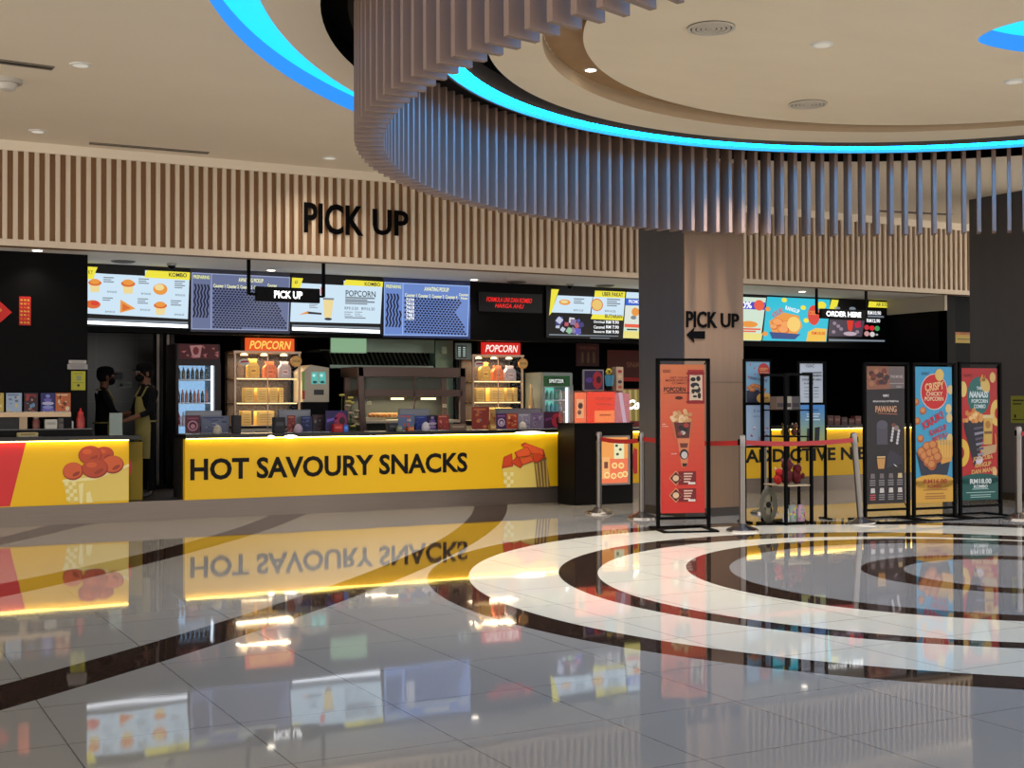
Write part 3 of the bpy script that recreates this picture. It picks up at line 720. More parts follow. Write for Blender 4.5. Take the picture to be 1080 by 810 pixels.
def dm8(p):
    p.poly([(877, 316), (884.5, 316.5), (882, 326), (874.5, 325.7)], EY, 2); p.poly([(916.5, 317.8), (940.5, 319.3), (940, 324.8), (915.5, 324)], EY, 2); p.text('AIR SODA', 924, 319.8, 938, 322.8, EK, 3, .02)
    p.poly([(875, 337), (912, 338), (909, 355.2), (873.5, 354.4)], M((74, 64, 76), .3, 0, 1), 1); p.poly([(893, 338), (900, 338), (899, 347), (898, 349), (895, 349), (894, 346)], ERED, 3); p.oval(896.4, 352, 7, 2.2, M((190, 170, 180), .3, 0, 1), 3); p.poly([(901, 341), (907, 338), (908, 345), (902, 346)], M((190, 40, 70), .3, 0, 1), 3)
    for x, y in ((880, 341), (887, 347), (884, 344), (904, 350), (879, 350)): p.oval(x, y, 2, 1.8, M((150, 130, 146), .3, 0, 1), 3)
    for i, (x, y, c) in enumerate(((914, 345.3, (200, 50, 60)), (919.5, 346, (220, 40, 50)), (925, 346.4, (70, 150, 90)), (914, 352, (200, 150, 150)), (919.8, 352.6, (210, 200, 200)), (924.6, 353, (170, 170, 170)))): p.oval(x, y, 2.7 if i < 5 else 1.4, 2.7 if i < 5 else 1, M(c, .3, 0, 1), 3)
    p.text('RM10.90', 915, 328.3, 929, 331.8, EWH, 3, .03); lines(p, 915, 333.4, 1, 17, EG, 2, 1); p.text('RM12.90', 914, 336.6, 928, 340, EWH, 3, .03)
    p.poly([(874, 357.5), (933, 358.7), (933, 360.5), (874, 359.7)], EG, 2); p.oval(883, 325, 3, 1.6, EG, 2); p.oval(899, 325.5, 3.4, 1.8, EG, 2)
screen('dark screen of a red drink partly hidden by the hanging ORDER HERE sign', 872.7, 315.5, 942.5, 362.5, 941, dm8)
# hanging black signs on rods
def hanging(label, words, xl, xr2, yt, yb, rods, tx, txb):
    Ys = YS; c = P((xl+xr2)/2, (yt+yb)/2, Ys); w = (P(xr2, 320, Ys).x-P(xl, 320, Ys).x)/2; h = (P((xl+xr2)/2, yt, Ys).z-P((xl+xr2)/2, yb, Ys).z)/2
    t = thing('hanging_sign', label, 'sign', (c.x, Ys, c.z), group='hanging signs')
    sb = MB().box((-w, 0, -h), (w, .06, h), BLACK, .006).build('sign_box', t)
    p = Panel((c.x, Ys, c.z)); p.text(words, -w*tx, -h*txb, w*tx, h*txb, M((255, 255, 255), .3, 0, 2.2), 1, .03, False); p.build('glowing_letters', sb)
    for x, inn in rods:
        X = P(x, 300, Ys).x-c.x; s_ = 1 if X > 0 else -1
        MB().box((X-.022, .02, -h*.1), (X+.022, .045, SZ-c.z), BLKMET).box((min(X, s_*w), .02, -h*.2), (max(X, s_*w), .045, h*.1), BLKMET).build('hanger_rod', t)
hanging('black hanging sign with glowing white PICK UP letters', 'PICK UP', 270.3, 338, 303.2, 318.6, ((263, 0), (342, 0)), .44, .52)
hanging('black hanging sign with glowing white ORDER HERE letters', 'ORDER HERE', 866.5, 913.5, 326.3, 336.5, ((862.5, 0), (914.8, 0)), .78, .55)
#@@SECTION equipment
ORD = ['first', 'second', 'third', 'fourth', 'fifth', 'sixth', 'seventh', 'eighth', 'ninth', 'tenth']
# back counter carrying the cabinets
YB = 18.7
BT = P(300, 459, YB).z
for lb, q0, q1 in (('dark low counter under the orange-signed popcorn cabinet and the drink machine', 240, 352), ('dark low counter under the red-signed popcorn cabinet', 480, 567)):
    a = P(q0, 450, YB).x; b = P(q1, 450, YB).x
    t = thing('back_counter', lb, 'counter', (a, YB-.05, FLZ))
    MB().box((0, .03, 0), (b-a, .66, BT-FLZ-.04), DARK).build('body', t); MB().box((0, 0, BT-FLZ-.04), (b-a, .68, BT-FLZ), M((40, 36, 34), .4)).build('worktop', t)
    for k in range(3): MB().box((.03+k*(b-a)/3, .015, .08), (-.03+(k+1)*(b-a)/3, .03, BT-FLZ-.1), M((34, 31, 32), .5)).build('door', t)

WARM = M((255, 214, 150), .5, 0, 4)
def popcorn_cabinet(which, x0, x1, ytop, signx0, signx1, signy0, signy1, shelves, ybase, bag_rows, box_rows, badge, badge2, letcol, signcol):
    X0, _, X1, ZT_ = ext(x0, ytop, x1, ybase, YB); w = X1-X0; D = .5
    lab = {'left': 'glass popcorn cabinet with orange POPCORN sign beside the white drink fridge', 'right': 'glass popcorn cabinet with red POPCORN sign beside the steel heated display'}[which]
    t = thing('popcorn_cabinet', lab, 'cabinet', (X0, YB, BT), group='popcorn cabinets')
    h = ZT_-BT; post = M((176, 150, 128), .35, .5)
    for i, (u, v) in enumerate(((0, 0), (w-.03, 0), (0, D-.03), (w-.03, D-.03))): MB().box((u, v, 0), (u+.03, v+.03, h), post, .004).build('post', t)
    MB().box((0, D-.03, .0), (w, D-.015, h), M((38, 25, 21), .6)).build('back_panel', t)
    MB().box((-.01, -.01, h), (w+.01, D, h+.03), post).build('top_panel', t)
    MB().box((.0, -.02, 0), (w, D, .1), M((226, 214, 190), .4)).box((.3*w, -.03, .05), (.5*w, -.02, .062), DARK).build('drawer', t)
    MB().box((w/2-.006, -.004, .1), (w/2+.006, .008, h), post).build('door_edge', t)
    MB().box((.03, .0, .1), (w-.03, .005, h), G((190, 200, 200), .035)).build('glass_door', t)
    zs = [P((x0+x1)/2, y, YB).z-BT for y in shelves]
    for z in zs: MB().box((.02, .01, z-.012), (w-.02, D-.03, z), M((214, 196, 170), .4)).build('shelf', t)
    for k in range(3):
        lp = MB().lathe((w*(.18+.3*k), .12, h-.035), [(.055, 0), (.05, .02), (.02, .035)], WARM).build('lamp', t, smooth=True)
    ld = bpy.data.lights.new('lamp', 'AREA'); ld.shape = 'RECTANGLE'; ld.size = w*.8; ld.size_y = .3; ld.energy = 12; ld.color = (1, .78, .5)
    lo = bpy.data.objects.new('lamp', ld); col.objects.link(lo); lo.location = (X0+w/2, YB+.22, BT+h-.06)
    for z in zs[:2]:  # strips and area lamps added below the shelves to brighten the boxes
        MB().box((.05, .02, z-.024), (w-.05, .04, z-.012), M((255, 214, 150), .5, 0, 2.5)).build('light_strip', t)
        l2 = bpy.data.objects.new('lamp', bpy.data.lights.new('lamp', 'AREA')); l2.data.shape = 'RECTANGLE'; l2.data.size = w*.85; l2.data.size_y = .3; l2.data.energy = 9; l2.data.color = (1, .78, .5)
        col.objects.link(l2); l2.location = (X0+w/2, YB+.2, BT+z-.03)
    sx0, sz0, sx1, sz1 = ext(signx0, signy0, signx1, signy1, YB)
    s_ = MB().box((sx0-X0, .0, sz0-BT), (sx1-X0, .12, sz1-BT), M(signcol, .4, 0, 1.0), .006).build('sign_box', t, label='glowing sign box')
    p = Panel((X0, YB, BT)); p.text('POPCORN', sx0-X0+.05, sz0-BT+.05, sx1-X0-.05, sz1-BT-.04, M(letcol, .4, 0, 1.15), 2, .02, False, .25); g = p.build('sign_letters', s_)
    for ba, bb_ in ((sx0-X0-.06, sx0-X0), (sx1-X0, sx1-X0+.06)): MB().box((ba, .06, h), (bb_, .1, sz1-BT), DARK).build('sign_bracket', t)
    c = P(badge[0], badge[1], YB); r = .085
    q = MB().tube([(c.x-X0, -.05, c.z-BT), (c.x-X0, -.02, c.z-BT)], r, M((230, 160, 60), .4, 0, .0), 24).build('round_badge', t)
    p = Panel((X0, YB, BT), (1, 0, 0), -.05); p.oval(c.x-X0, c.z-BT, r*.82, r*.82, M((244, 196, 110), .5), 1, False); p.text('POPCORN', c.x-X0-.06, c.z-BT-.018, c.x-X0+.06, c.z-BT+.018, M((150, 70, 20), .5), 2, .01, False); o = p.build('badge_face', q)
    c = P(badge2[0], badge2[1], YB); p = Panel((X0, YB, BT), (1, 0, 0), -.01); p.oval(c.x-X0, c.z-BT, .085, .05, M((220, 214, 210), .5), 1, False); p.poly([(c.x-X0-.07, c.z-BT-.01), (c.x-X0+.06, c.z-BT+.0), (c.x-X0+.085, c.z-BT+.025), (c.x-X0-.04, c.z-BT+.02)], RED, 2, False); p.build('sticker', t)
    # popcorn packs on the shelves: things of their own
    bagcol = {'y': (216, 176, 84), 'o': (222, 116, 66), 'g': (178, 172, 186), 'b': (150, 120, 90)}
    nb_ = 0
    for i, (bx0, bx1, by0, c) in enumerate(bag_rows):
        A, _, B, Z1 = ext(bx0, by0, bx1, shelves[0], YB+.12); zb_ = BT+zs[0]; mt = M(bagcol[c], .45)
        tt = thing('popcorn_bag', '%s popcorn bag, %s from the left on the top shelf of the %s popcorn cabinet' % ({'y': 'yellow', 'o': 'orange', 'g': 'silver', 'b': 'brown'}[c], ORD[i], which), 'popcorn bag', ((A+B)/2, YB+.16, zb_), group='popcorn bags in the %s cabinet' % which)
        hw = (B-A)/2; hh = Z1-zb_
        MB().prism([(-hw*.9, 0), (hw*.9, 0), (hw, hh*.06), (hw, hh*.6), (hw*.6, hh*.8), (-hw*.6, hh*.8), (-hw, hh*.6), (-hw, hh*.06)], -hw*.5, hw*.5, mt).build('pouch', tt)
        MB().prism([(-hw*.6, hh*.8), (hw*.6, hh*.8), (hw*.72, hh*.97), (hw*.3, hh), (-hw*.35, hh*.97), (-hw*.72, hh)], -hw*.22, hw*.22, mt).build('folded_top', tt)
        p = Panel((0, 0, 0), (1, 0, 0), -hw*.5-.004); p.poly([(-hw*.5, hh*.2), (hw*.5, hh*.2), (hw*.5, hh*.5), (-hw*.5, hh*.5)], M(tuple(min(255, int(v*1.15)) for v in bagcol[c]), .5), 1, False); p.poly([(-hw*.35, hh*.33), (hw*.35, hh*.33), (hw*.35, hh*.4), (-hw*.35, hh*.4)], M((150, 80, 40), .5), 2, False); p.build('bag_print', tt)
    for r, row in enumerate(box_rows):
        for i, (bx0, bx1, by0) in enumerate(row):
            zb_ = BT+zs[r+1]; A, _, B, Z1 = ext(bx0, by0, bx1, shelves[r+1], YB+.1)
            tt = thing('popcorn_box', 'gold popcorn box, %s from the left on the %s shelf of the %s popcorn cabinet' % (ORD[i], ('middle', 'lowest')[r], which), 'popcorn box', (A, YB+.1, zb_), group='popcorn boxes in the %s cabinet' % which)
            MB().box(((B-A)*.06, 0, 0), ((B-A)*.94, .16, Z1-zb_), M((226, 192, 106), .5), .004).build('carton', tt); ct = tt.children[0] if tt.children else [o for o in col.objects if o.parent == tt][0]
            p = Panel((A, YB+.1, zb_)); W_ = B-A; H_ = Z1-zb_
            p.poly([(W_*.12, H_*.1), (W_*.88, H_*.1), (W_*.88, H_*.9), (W_*.12, H_*.9)], M((228, 200, 120), .5), 1, False)
            for k in range(4): p.poly([(W_*.22, H_*(.2+.17*k)), (W_*.78, H_*(.2+.17*k)), (W_*.78, H_*(.24+.17*k)), (W_*.22, H_*(.24+.17*k))], M((170, 120, 50), .5), 2, False)
            p.build('carton_print', ct)
    return t
popcorn_cabinet('left', 247, 317, 373, 259.5, 310.5, 357.3, 371.5, (398.5, 424.3, 448.5), 459,
    [(250, 257, 383, 'b'), (261, 273.5, 378, 'y'), (278.5, 291.5, 381, 'o'), (294.5, 307, 381, 'g')],
    [[(257.5, 268.5, 409), (270.5, 283, 409), (283.5, 293.5, 409), (294, 299.5, 409)], [(254.5, 266, 433.5), (269.5, 290.5, 433.5)]], (311.5, 381), (257.5, 382), (255, 196, 90), (226, 84, 26))
popcorn_cabinet('right', 498.5, 552, 376.5, 509, 549, 361.8, 374.3, (401.5, 423.5, 443), 459,
    [(500, 505, 387, 'b'), (506.5, 517.5, 382, 'y'), (520, 531, 385.5, 'o'), (533, 544, 385.5, 'g')],
    [[(502, 512, 409), (515.5, 533.5, 409), (534, 541, 409), (541.5, 546, 409)], [(512, 524, 430), (527, 541, 430)]], (550.5, 383.5), (505, 384), (255, 230, 220), (206, 30, 22))

# ---------------------------------------------------------------- fridges
def bottle_shape(h, r, body, cap):
    mb = MB(); mb.lathe((0, 0, 0), [(r*.9, 0), (r, h*.04), (r, h*.6), (r*.8, h*.7), (r*.36, h*.84), (r*.36, h*.93)], body, 10)
    return mb, MB().lathe((0, 0, h*.93), [(r*.42, 0), (r*.42, h*.07)], cap, 10)
def fridge(label, x0, x1, y0, ybh, xw0, xw1, yw1, Y, body, headdraw, inner, rows, gname, names):
    X0, _, X1, Z1 = ext(x0, y0, x1, 460, Y); w = X1-X0; h = Z1-FLZ; D = .6
    t = thing('drinks_fridge', label, 'fridge', (X0, Y, FLZ), group='drinks fridges')
    zh = P(x0, ybh, Y).z-FLZ; wx0 = P(xw0, 400, Y).x-X0; wx1 = P(xw1, 400, Y).x-X0
    MB().box((0, .05, 0), (wx0, D, h), body).box((wx1, .05, 0), (w, D, h), body).box((wx0, .05, zh), (wx1, D, h), body).box((wx0, .05, 0), (wx1, D, .3), body).box((wx0, D-.03, .3), (wx1, D, zh), body).build('body', t)
    MB().box((wx0, D-.05, .3), (wx1, D-.03, zh), M(inner, .5, 0, .9)).build('lit_lining', t)
    MB().box((wx1-.035, .06, .3), (wx1-.005, .09, zh), M((225, 240, 255), .5, 0, 2.2)).build('light_tube', t)
    p = Panel((X0, Y, FLZ)); p.mb.box((.01, 0, zh+.03), (w-.01, .05, h-.01), body, .005); headdraw(p); p.build('header', t)
    MB().box((0, .0, .25), (wx0, .05, zh+.03), body).box((wx1, 0, .25), (w, .05, zh+.03), body).box((wx0, 0, zh-.01), (wx1, .05, zh+.03), body).build('door_frame', t)
    MB().box((wx0, .02, .3), (wx1, .025, zh-.01), G((200, 225, 240), .04)).build('door_glass', t)
    zs = []
    for k, (ys, n, ybt, cols, nm) in enumerate(rows):
        z = P((x0+x1)/2, ys, Y+.15).z-FLZ
        MB().box((wx0, .1, z-.02), (wx1-.04, D-.05, z), M((226, 236, 246), .4)).build('shelf', t)
        hb = P((x0+x1)/2, ybt, Y+.15).z-FLZ-z; proto = None
        st = (wx1-wx0-.06)/n; r = min(.034, st*.42)
        for i in range(n):
            lb = '%s, %s from the left on the %s' % (nm, ORD[i], names[k])
            bt = thing('drink_bottle', lb, 'bottle', (X0+wx0+.01+st*(i+.5), Y+.17, FLZ+z), group=gname)
            A, B = bottle_shape(hb, r, M(cols[i % len(cols)], .25), M((230, 60, 40) if i % 2 else (240, 240, 240), .4))
            A.build('bottle_body', bt, smooth=True); B.build('cap', bt)
    return t
def head1(p):
    rnd = random.Random(5); Z0 = p.loc(200, 380)[1]; 
    p.rect(188.5, 363.5, 230, 378.5, M((92, 22, 30), .4, 0, .35), 1)
    p.poly([(200, 364.5), (213, 364), (211, 377), (203, 377.5)], M((200, 140, 138), .4, 0, .5), 2); p.oval(206.5, 370, 3.2, 4.2, M((120, 40, 44), .4, 0, .5), 3)
    for i in range(12):
        x = 190+rnd.random()*38; y = 365+rnd.random()*12; p.poly([(x, y), (x+2+rnd.random()*4, y-1), (x+3, y+1.6)], M((190, 110, 110), .4, 0, .5), 2)
fridge('dark red glass-door fridge with a lit pale blue interior left of the popcorn', 185.5, 233, 363, 384.5, 188.5, 226.5, 445, 18.75, M((30, 5, 8), .4, 0, 0, .25), head1, (150, 196, 240),
       [(400, 7, 387.5, [(60, 70, 60), (90, 80, 40), (40, 44, 50)], 'dark bottle'), (424.5, 8, 411, [(50, 60, 56), (196, 120, 100), (200, 130, 110)], 'green or pink bottle'), (448, 7, 434.5, [(200, 60, 60), (220, 220, 225)], 'red or white bottle')],
       'bottles in the dark red fridge', ['top red-fridge shelf', 'middle red-fridge shelf', 'low red-fridge shelf'])
def head2(p):
    p.rect(573.5, 396.5, 601, 407.5, M((28, 92, 40), .4, 0, .5), 1); p.oval(586.5, 402, 10, 3.8, M((14, 40, 22), .4, 0, .5), 2); p.text('SPRITZER', 579, 400, 594.5, 403.8, M((230, 240, 230), .4, 0, 1), 3, .02)
fridge('green-headed glass-door fridge with a teal interior near the kiosk', 572.5, 604.5, 393, 408, 575, 601, 455, 18.75, M((150, 160, 156), .4), head2, (110, 205, 185),
       [(421.5, 5, 411.5, [(150, 210, 190), (120, 190, 170)], 'pale green bottle'), (434, 5, 424.5, [(90, 170, 190), (110, 190, 200)], 'pale blue bottle')],
       'bottles in the green-headed fridge', ['upper green-fridge shelf', 'lower green-fridge shelf'])
# green side cooler with a big bottle figure
YG = 19.5
X0, Z0, X1, Z1 = ext(553, 393, 573, 459, YG)
t = thing('drink_display', 'green and yellow drink display board left of the green-headed fridge', 'display', (X0, YG, FLZ))
MB().box((0, .02, 0), (X1-X0, .12, Z1-FLZ), M((60, 84, 40), .5, 0, .12), .004).build('board', t)
p = Panel((X0, YG, FLZ), (1, 0, 0), .02); p.rect(565, 396, 571, 416, M((170, 168, 60), .5, 0, .5), 1); p.poly([(566, 416), (571, 410), (571, 440), (565.5, 440)], M((40, 128, 36), .5, 0, .5), 2); p.poly([(555, 396), (560, 396), (557, 418), (555, 424)], M((110, 96, 56), .5, 0, .4), 1); p.build('board_print', t)
MB().box((X1-X0-.05, -.02, 0), (X1-X0, .02, Z1-FLZ), M((206, 182, 140), .5)).build('post', t)
c = P(561, 433, 18.8); t = thing('display_bottle', 'large beige bottle standing in front of the green drink display panel', 'bottle', (c.x, 18.82, BT+.0))
hb = P(561, 405, 18.8).z-BT; MB().lathe((0, 0, 0), [(.05, 0), (.058, hb*.1), (.062, hb*.4), (.045, hb*.6), (.022, hb*.78), (.022, hb*.92)], M((186, 160, 116), .35), 14).build('bottle_body', t, smooth=True); MB().lathe((0, 0, hb*.92), [(.026, 0), (.026, hb*.08)], M((206, 190, 150), .4), 12).build('cap', t)

# ---------------------------------------------------------------- slush dispenser
YD = 18.78; X0, Z0, X1, Z1 = ext(319.5, 385, 347, 424, YD); w = X1-X0; zb_ = Z0
t = thing('juice_dispenser', 'beige drink machine with two teal windows right of the left popcorn cabinet', 'dispenser', (X0, YD, BT))
hh = Z1-BT; h0 = zb_-BT; BEI = M((196, 186, 164), .4)
mb = MB(); prof = [(0, h0), (w, h0), (w, hh*.96), (w*.55, hh*.985), (w*.3, hh), (.03, hh*.93), (0, hh*.9)]
mb.prism(prof, 0, .45, BEI); mb.build('body', t)
p = Panel((X0, YD, BT)); 
p.build('seam', t) if False else None
for a, b in ((328.5, 335.5), (336.5, 343.5)):
    p = Panel((X0, YD, BT)); p.rect(a, 392.5, b, 405, M((96, 196, 186), .4, 0, .8), 1); p.oval((a+b)/2, 403, 2.4, 1.4, M((40, 90, 90), .4), 2); p.oval((a+b)/2-1, 396, 1.6, 1.6, M((190, 240, 230), .4, 0, .9), 2); p.build('window', t)
p = Panel((X0, YD, BT)); p.rect(331, 411, 341.5, 416.5, M((20, 18, 20), .4), 1); p.build('slot', t)
MB().box((.0, .02, 0), (w, .43, h0), BLACK, .01).build('stand', t)
p = Panel((X0, YD, BT)); p.rect(318.5, 392, 321.5, 420, M((150, 196, 110), .5), 1); p.rect(318.5, 412, 321.5, 421, M((190, 70, 50), .5), 2); p.build('side_label', t)

# ---------------------------------------------------------------- kitchen opening with hood
YK = 20.3
X0, Z0, X1, Z1 = ext(349, 352, 458, 388, YK-1); w = X1-X0
t = thing('kitchen_hood', 'stainless steel extractor hood with slanted filter slats behind the menu screens', 'hood', (X0, YK-1.0, Z0))
SS = M((128, 146, 132), .3, .45)
h = Z1-Z0
mb = MB(); mb.prism([(0, h*.45), (w, h*.45), (w, SZ-Z0), (0, SZ-Z0)], .0, .03, SS); mb.box((0, .03, 0), (w, .06, .05), SS); mb.box((0, .5, h*.5), (w, 1.25, h*.5+.02), SS); mb.build('canopy', t)
mb = MB()
mb.face([(0, .06, .05), (w, .06, .05), (w, .5, h*.5), (0, .5, h*.5)], M((26, 28, 28), .5, .3)); mb.build('filter_bank', t)
for i in range(22):
    u = .06+i*w*.98/22; MB().tube([(u, .05, .07), (u+.06, .4, h*.46)], .011, SS, 6).build('filter_slat', t)
# green-white reflection on the hood, painted in as a glowing panel
a = P(349, 352, YK-1.02); b = P(386, 372, YK-1.02)
tt = thing('painted_reflection', 'pale green glowing panel for the painted reflection at the left end of the hood', 'light', (a.x, YK-1.05, b.z))
MB().box((0, 0, 0), (b.x-a.x, .04, a.z-b.z), M((150, 190, 150), .4, 0, .75), .01).build('reflection_glow', tt); MB().box((-.01, .03, -.012), (b.x-a.x+.01, .056, a.z-b.z+.01), SS).build('reflection_back', tt)
X0, Z0, X1, Z1 = ext(459.5, 350, 478, 460, YK-.9)
t = thing('steel_post', 'steel pillar with a small switch box between hood and right popcorn cabinet', 'post', (X0, YK-.9, FLZ))
MB().box((0, 0, 0), (X1-X0, .25, Z1-FLZ), M((112, 142, 126), .4, .2), .004).build('post', t); c = P(467, 369.5, YK-.9)
MB().box((c.x-X0-.05, -.06, c.z-FLZ-.06), (c.x-X0+.05, 0, c.z-FLZ+.06), M((170, 200, 180), .5), .01).build('switch_box', t)
X0, Z0, X1, Z1 = ext(480.5, 362, 497.3, 379, YB-.04)
t = thing('notice_board', 'small grey board with black panel of white text left of red POPCORN sign', 'sign', (X0, YB-.04, BT))
MB().box((0, 0, Z0-BT), (X1-X0, .03, Z1-BT), M((120, 136, 130), .5), .004).build('board', t); MB().box((.02, .03, 0), (.06, .06, Z1-BT-.02), DARK).box((.0, .01, 0), (X1-X0, .12, .02), DARK).build('stand', t)
p = Panel((X0, YB-.04, BT)); p.rect(482, 364.5, 492, 377.5, M((14, 22, 20), .5), 1)
for i in range(5):
    p.rect(483, 366+i*2.2, 486, 367.2+i*2.2, M((200, 220, 210), .5, 0, .6), 2); p.rect(488, 366+i*2.2, 491, 367.2+i*2.2, M((200, 220, 210), .5, 0, .6), 2)
p.build('board_text', t)

# ---------------------------------------------------------------- heated display
YH = 18.25
X0, Z0, X1, Z1 = ext(381, 388, 491, 459, YH); w = X1-X0; zb_ = BT-.02
t = thing('heated_display', 'wide brown-framed glass heated display cabinet holding fried snacks', 'display case', (X0, YH, FLZ))
FR = M((96, 76, 68), .4, .3); hz = Z1-FLZ; z0 = zb_-FLZ
MB().box((0, .02, 0), (w, .8, z0), M((50, 46, 44), .5)).build('base', t)
for s_ in (0, 1):
    u = w-.09 if s_ else 0
    mb = MB(); mb.face([(u, .0, z0), (u+.09, .0, z0), (u+.09, .0, z0+.1), (u, .0, z0+.1)], FR)
    mb = MB(); sl = -.06 if not s_ else 0
    mb.prism([(u, z0), (u+.09, z0), (u+.09+sl, hz), (u+sl, hz)], 0, .06, FR); mb.prism([(u, z0), (u+.09, z0), (u+.09, hz), (u, hz)], .7, .76, FR); mb.box((u, .06, z0), (u+.09, .7, z0+.05), FR); mb.box((u, .06, hz-.06), (u+.09, .7, hz), FR); mb.build('side_frame', t)
def zof(y): return P(436, y, YH).z-FLZ
MB().box((-.05, 0, zof(397.5)), (w, .76, hz), FR, .008).build('hood_top', t)
MB().box((.06, .0, zof(418)), (w-.06, .5, zof(411)), FR, .006).build('lamp_rail', t)
MB().box((.06, .01, zof(446)), (w-.06, .7, zof(443)), M((190, 178, 156), .4)).build('shelf', t)
MB().box((.06, .72, z0), (w-.06, .75, hz), M((58, 64, 56), .4)).build('back_wall', t)
MB().box((.09, .01, zof(411)), (w-.09, .016, zof(397.5)), G((150, 165, 160), .05)).build('upper_glass', t)
MB().box((.09, .01, zof(443)), (w-.09, .016, zof(418)), G((150, 150, 140), .035)).build('front_glass', t)
MB().box((w/2-.01, 0, z0), (w/2+.01, .02, hz-.1), FR).build('mullion', t)
for k, (xa_, xb_) in enumerate(((418, 430), (450, 464))):
    a_ = P(xa_, 420, YH).x-X0; b_ = P(xb_, 420, YH).x-X0
    MB().box((a_, .15, zof(421.5)), (b_, .22, zof(419.5)), M((255, 224, 170), .5, 0, 3)).build('heat_lamp', t)
ld = bpy.data.lights.new('lamp', 'AREA'); ld.shape = 'RECTANGLE'; ld.size = w*.75; ld.size_y = .4; ld.energy = 14; ld.color = (1, .82, .55)
lo = bpy.data.objects.new('lamp', ld); col.objects.link(lo); lo.location = (X0+w/2, YH+.35, FLZ+zof(422))
MB().box((.1, .2, zof(446)+.02), (w*.28, .55, zof(440)), M((150, 140, 120), .3, .7), .01).build('tray', t)
rnd = random.Random(9)
for k in range(7):
    q = P(391+k*4.2, 440-rnd.random()*4, YH+.3); tt = thing('fried_snack', 'golden fried snack in the heated display tray, %s from the left' % ORD[k], 'snack', (q.x, q.y, FLZ+zof(440)-.005), group='fried snacks in the heated display')
    MB().ball((0, 0, .035), (.05, .04, .035), M((176-10*(k % 3), 112, 52), .6), 8, 6, Matrix.Rotation(k, 4, 'Z')).build('crust', tt, smooth=True); MB().ball((.02, -.02, .06), (.02, .02, .015), M((206, 150, 80), .6), 6, 5).build('crumb', tt)
# price tickets in the case
for lb, x, y in (('white price ticket at the left inside the heated display', 390, 425), ('yellow price ticket at the right inside the heated display', 469.5, 428)):
    c = P(x, y, YH-.012); t = thing('price_ticket', lb, 'ticket', (c.x, YH+.004, c.z)); MB().box((-.035, 0, -.025), (.035, .006, .025), M((220, 210, 170), .5)).build('card', t); p = Panel((c.x, YH+.004, c.z)); p.poly([(-.025, -.004), (.025, -.004), (.025, .006), (-.025, .006)], M((120, 100, 70), .5), 1, False); p.build('ticket_print', t)
# cups with yellow drinks by the case
t = thing('fruit_cup_display', 'small stand of yellow and white artificial flowers left of heated display', 'decoration', (P(369, 455, 17.9).x, 17.9, FLZ)); bz = P(369, 457, 17.9).z-FLZ
MB().box((-.2, 0, 0), (.2, .3, bz), DARK).build('plinth', t)
rnd = random.Random(2)
for k in range(10):
    c = P(360+rnd.random()*17, 414+rnd.random()*36, 17.95); MB().tube([(c.x-t.location.x, .1, bz), (c.x-t.location.x, .06, c.z-FLZ)], .006, M((60, 80, 50), .6), 5).build('stem', t)
    MB().lathe((c.x-t.location.x, .05, c.z-FLZ), [(.012, -.02), (.045, .0), (.04, .018), (.015, .022)], M((190, 180, 90) if k % 2 else (176, 164, 140), .6), 9).build('bloom', t, smooth=True)

# dim posters on the dark back wall right of the fridge
for lb, x0, y0, x1, y1, c in (('dim red poster with bottles on the dark back wall', 608, 362, 632, 386, (62, 26, 24)), ('dim wide brown-red poster on the dark back wall near the wood-clad column', 641, 370, 690, 402, (86, 34, 26))):
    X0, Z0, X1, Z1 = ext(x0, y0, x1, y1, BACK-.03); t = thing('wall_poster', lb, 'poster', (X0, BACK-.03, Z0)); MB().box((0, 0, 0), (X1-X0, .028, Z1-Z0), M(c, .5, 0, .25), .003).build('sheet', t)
    p = Panel((X0, BACK-.03, Z0)); W_ = X1-X0; H_ = Z1-Z0
    if x0 == 608:
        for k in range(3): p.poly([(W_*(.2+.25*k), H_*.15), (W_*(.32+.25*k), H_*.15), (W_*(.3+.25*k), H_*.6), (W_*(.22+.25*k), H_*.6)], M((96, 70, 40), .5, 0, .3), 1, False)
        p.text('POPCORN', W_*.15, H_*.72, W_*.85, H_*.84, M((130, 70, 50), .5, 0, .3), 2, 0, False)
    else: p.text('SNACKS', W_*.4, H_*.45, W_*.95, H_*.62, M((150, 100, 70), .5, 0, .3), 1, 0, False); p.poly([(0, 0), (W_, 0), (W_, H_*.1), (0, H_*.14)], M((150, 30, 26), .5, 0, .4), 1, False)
    p.build('poster_print', t)
# lit cooler with white script letters partly behind the column
X0, Z0, X1, Z1 = ext(655, 410, 700, 460, 18.4); t = thing('lettered_cooler', 'cooler with glowing white script letters half hidden by the wood-clad column', 'fridge', (X0, 18.4, FLZ))
MB().box((0, .03, 0), (X1-X0, .55, Z1-FLZ), M((130, 20, 20), .4), .01).build('body', t)
p = Panel((X0, 18.4, FLZ), (1, 0, 0), .03); p.rect(656, 411, 699, 444, M((150, 130, 60), .4, 0, .6), 1)
for i in range(7): p.poly([(657+i*6, 411), (659.5+i*6, 411), (660+i*6, 444), (658+i*6, 444)], M((200, 180, 110), .4, 0, .6), 2)
p.text('Coca', 661, 421.5, 684, 432, M((255, 255, 255), .4, 0, 2), 3, .05, shear=.35); p.build('front_glow', t)
# door frame of the corridor behind the staff
X0, Z0, X1, Z1 = ext(165.5, 346, 180, 460, 19.6)
for lb, xx in (('slim pale door jamb behind the capped staff member in the opening', 166.8), ('slim pale door jamb just left of the dark red fridge', 177.3)):
    q = P(xx, 400, 19.6); t = thing('door_jamb', lb, 'door jamb', (q.x, 19.6, FLZ)); MB().box((-.02, 0, 0), (.02, .06, SZ-FLZ), M((150, 140, 132), .4, .5)).build('strip', t); MB().box((-.05, .06, 0), (.05, .1, SZ-FLZ), DARK).build('backing', t)
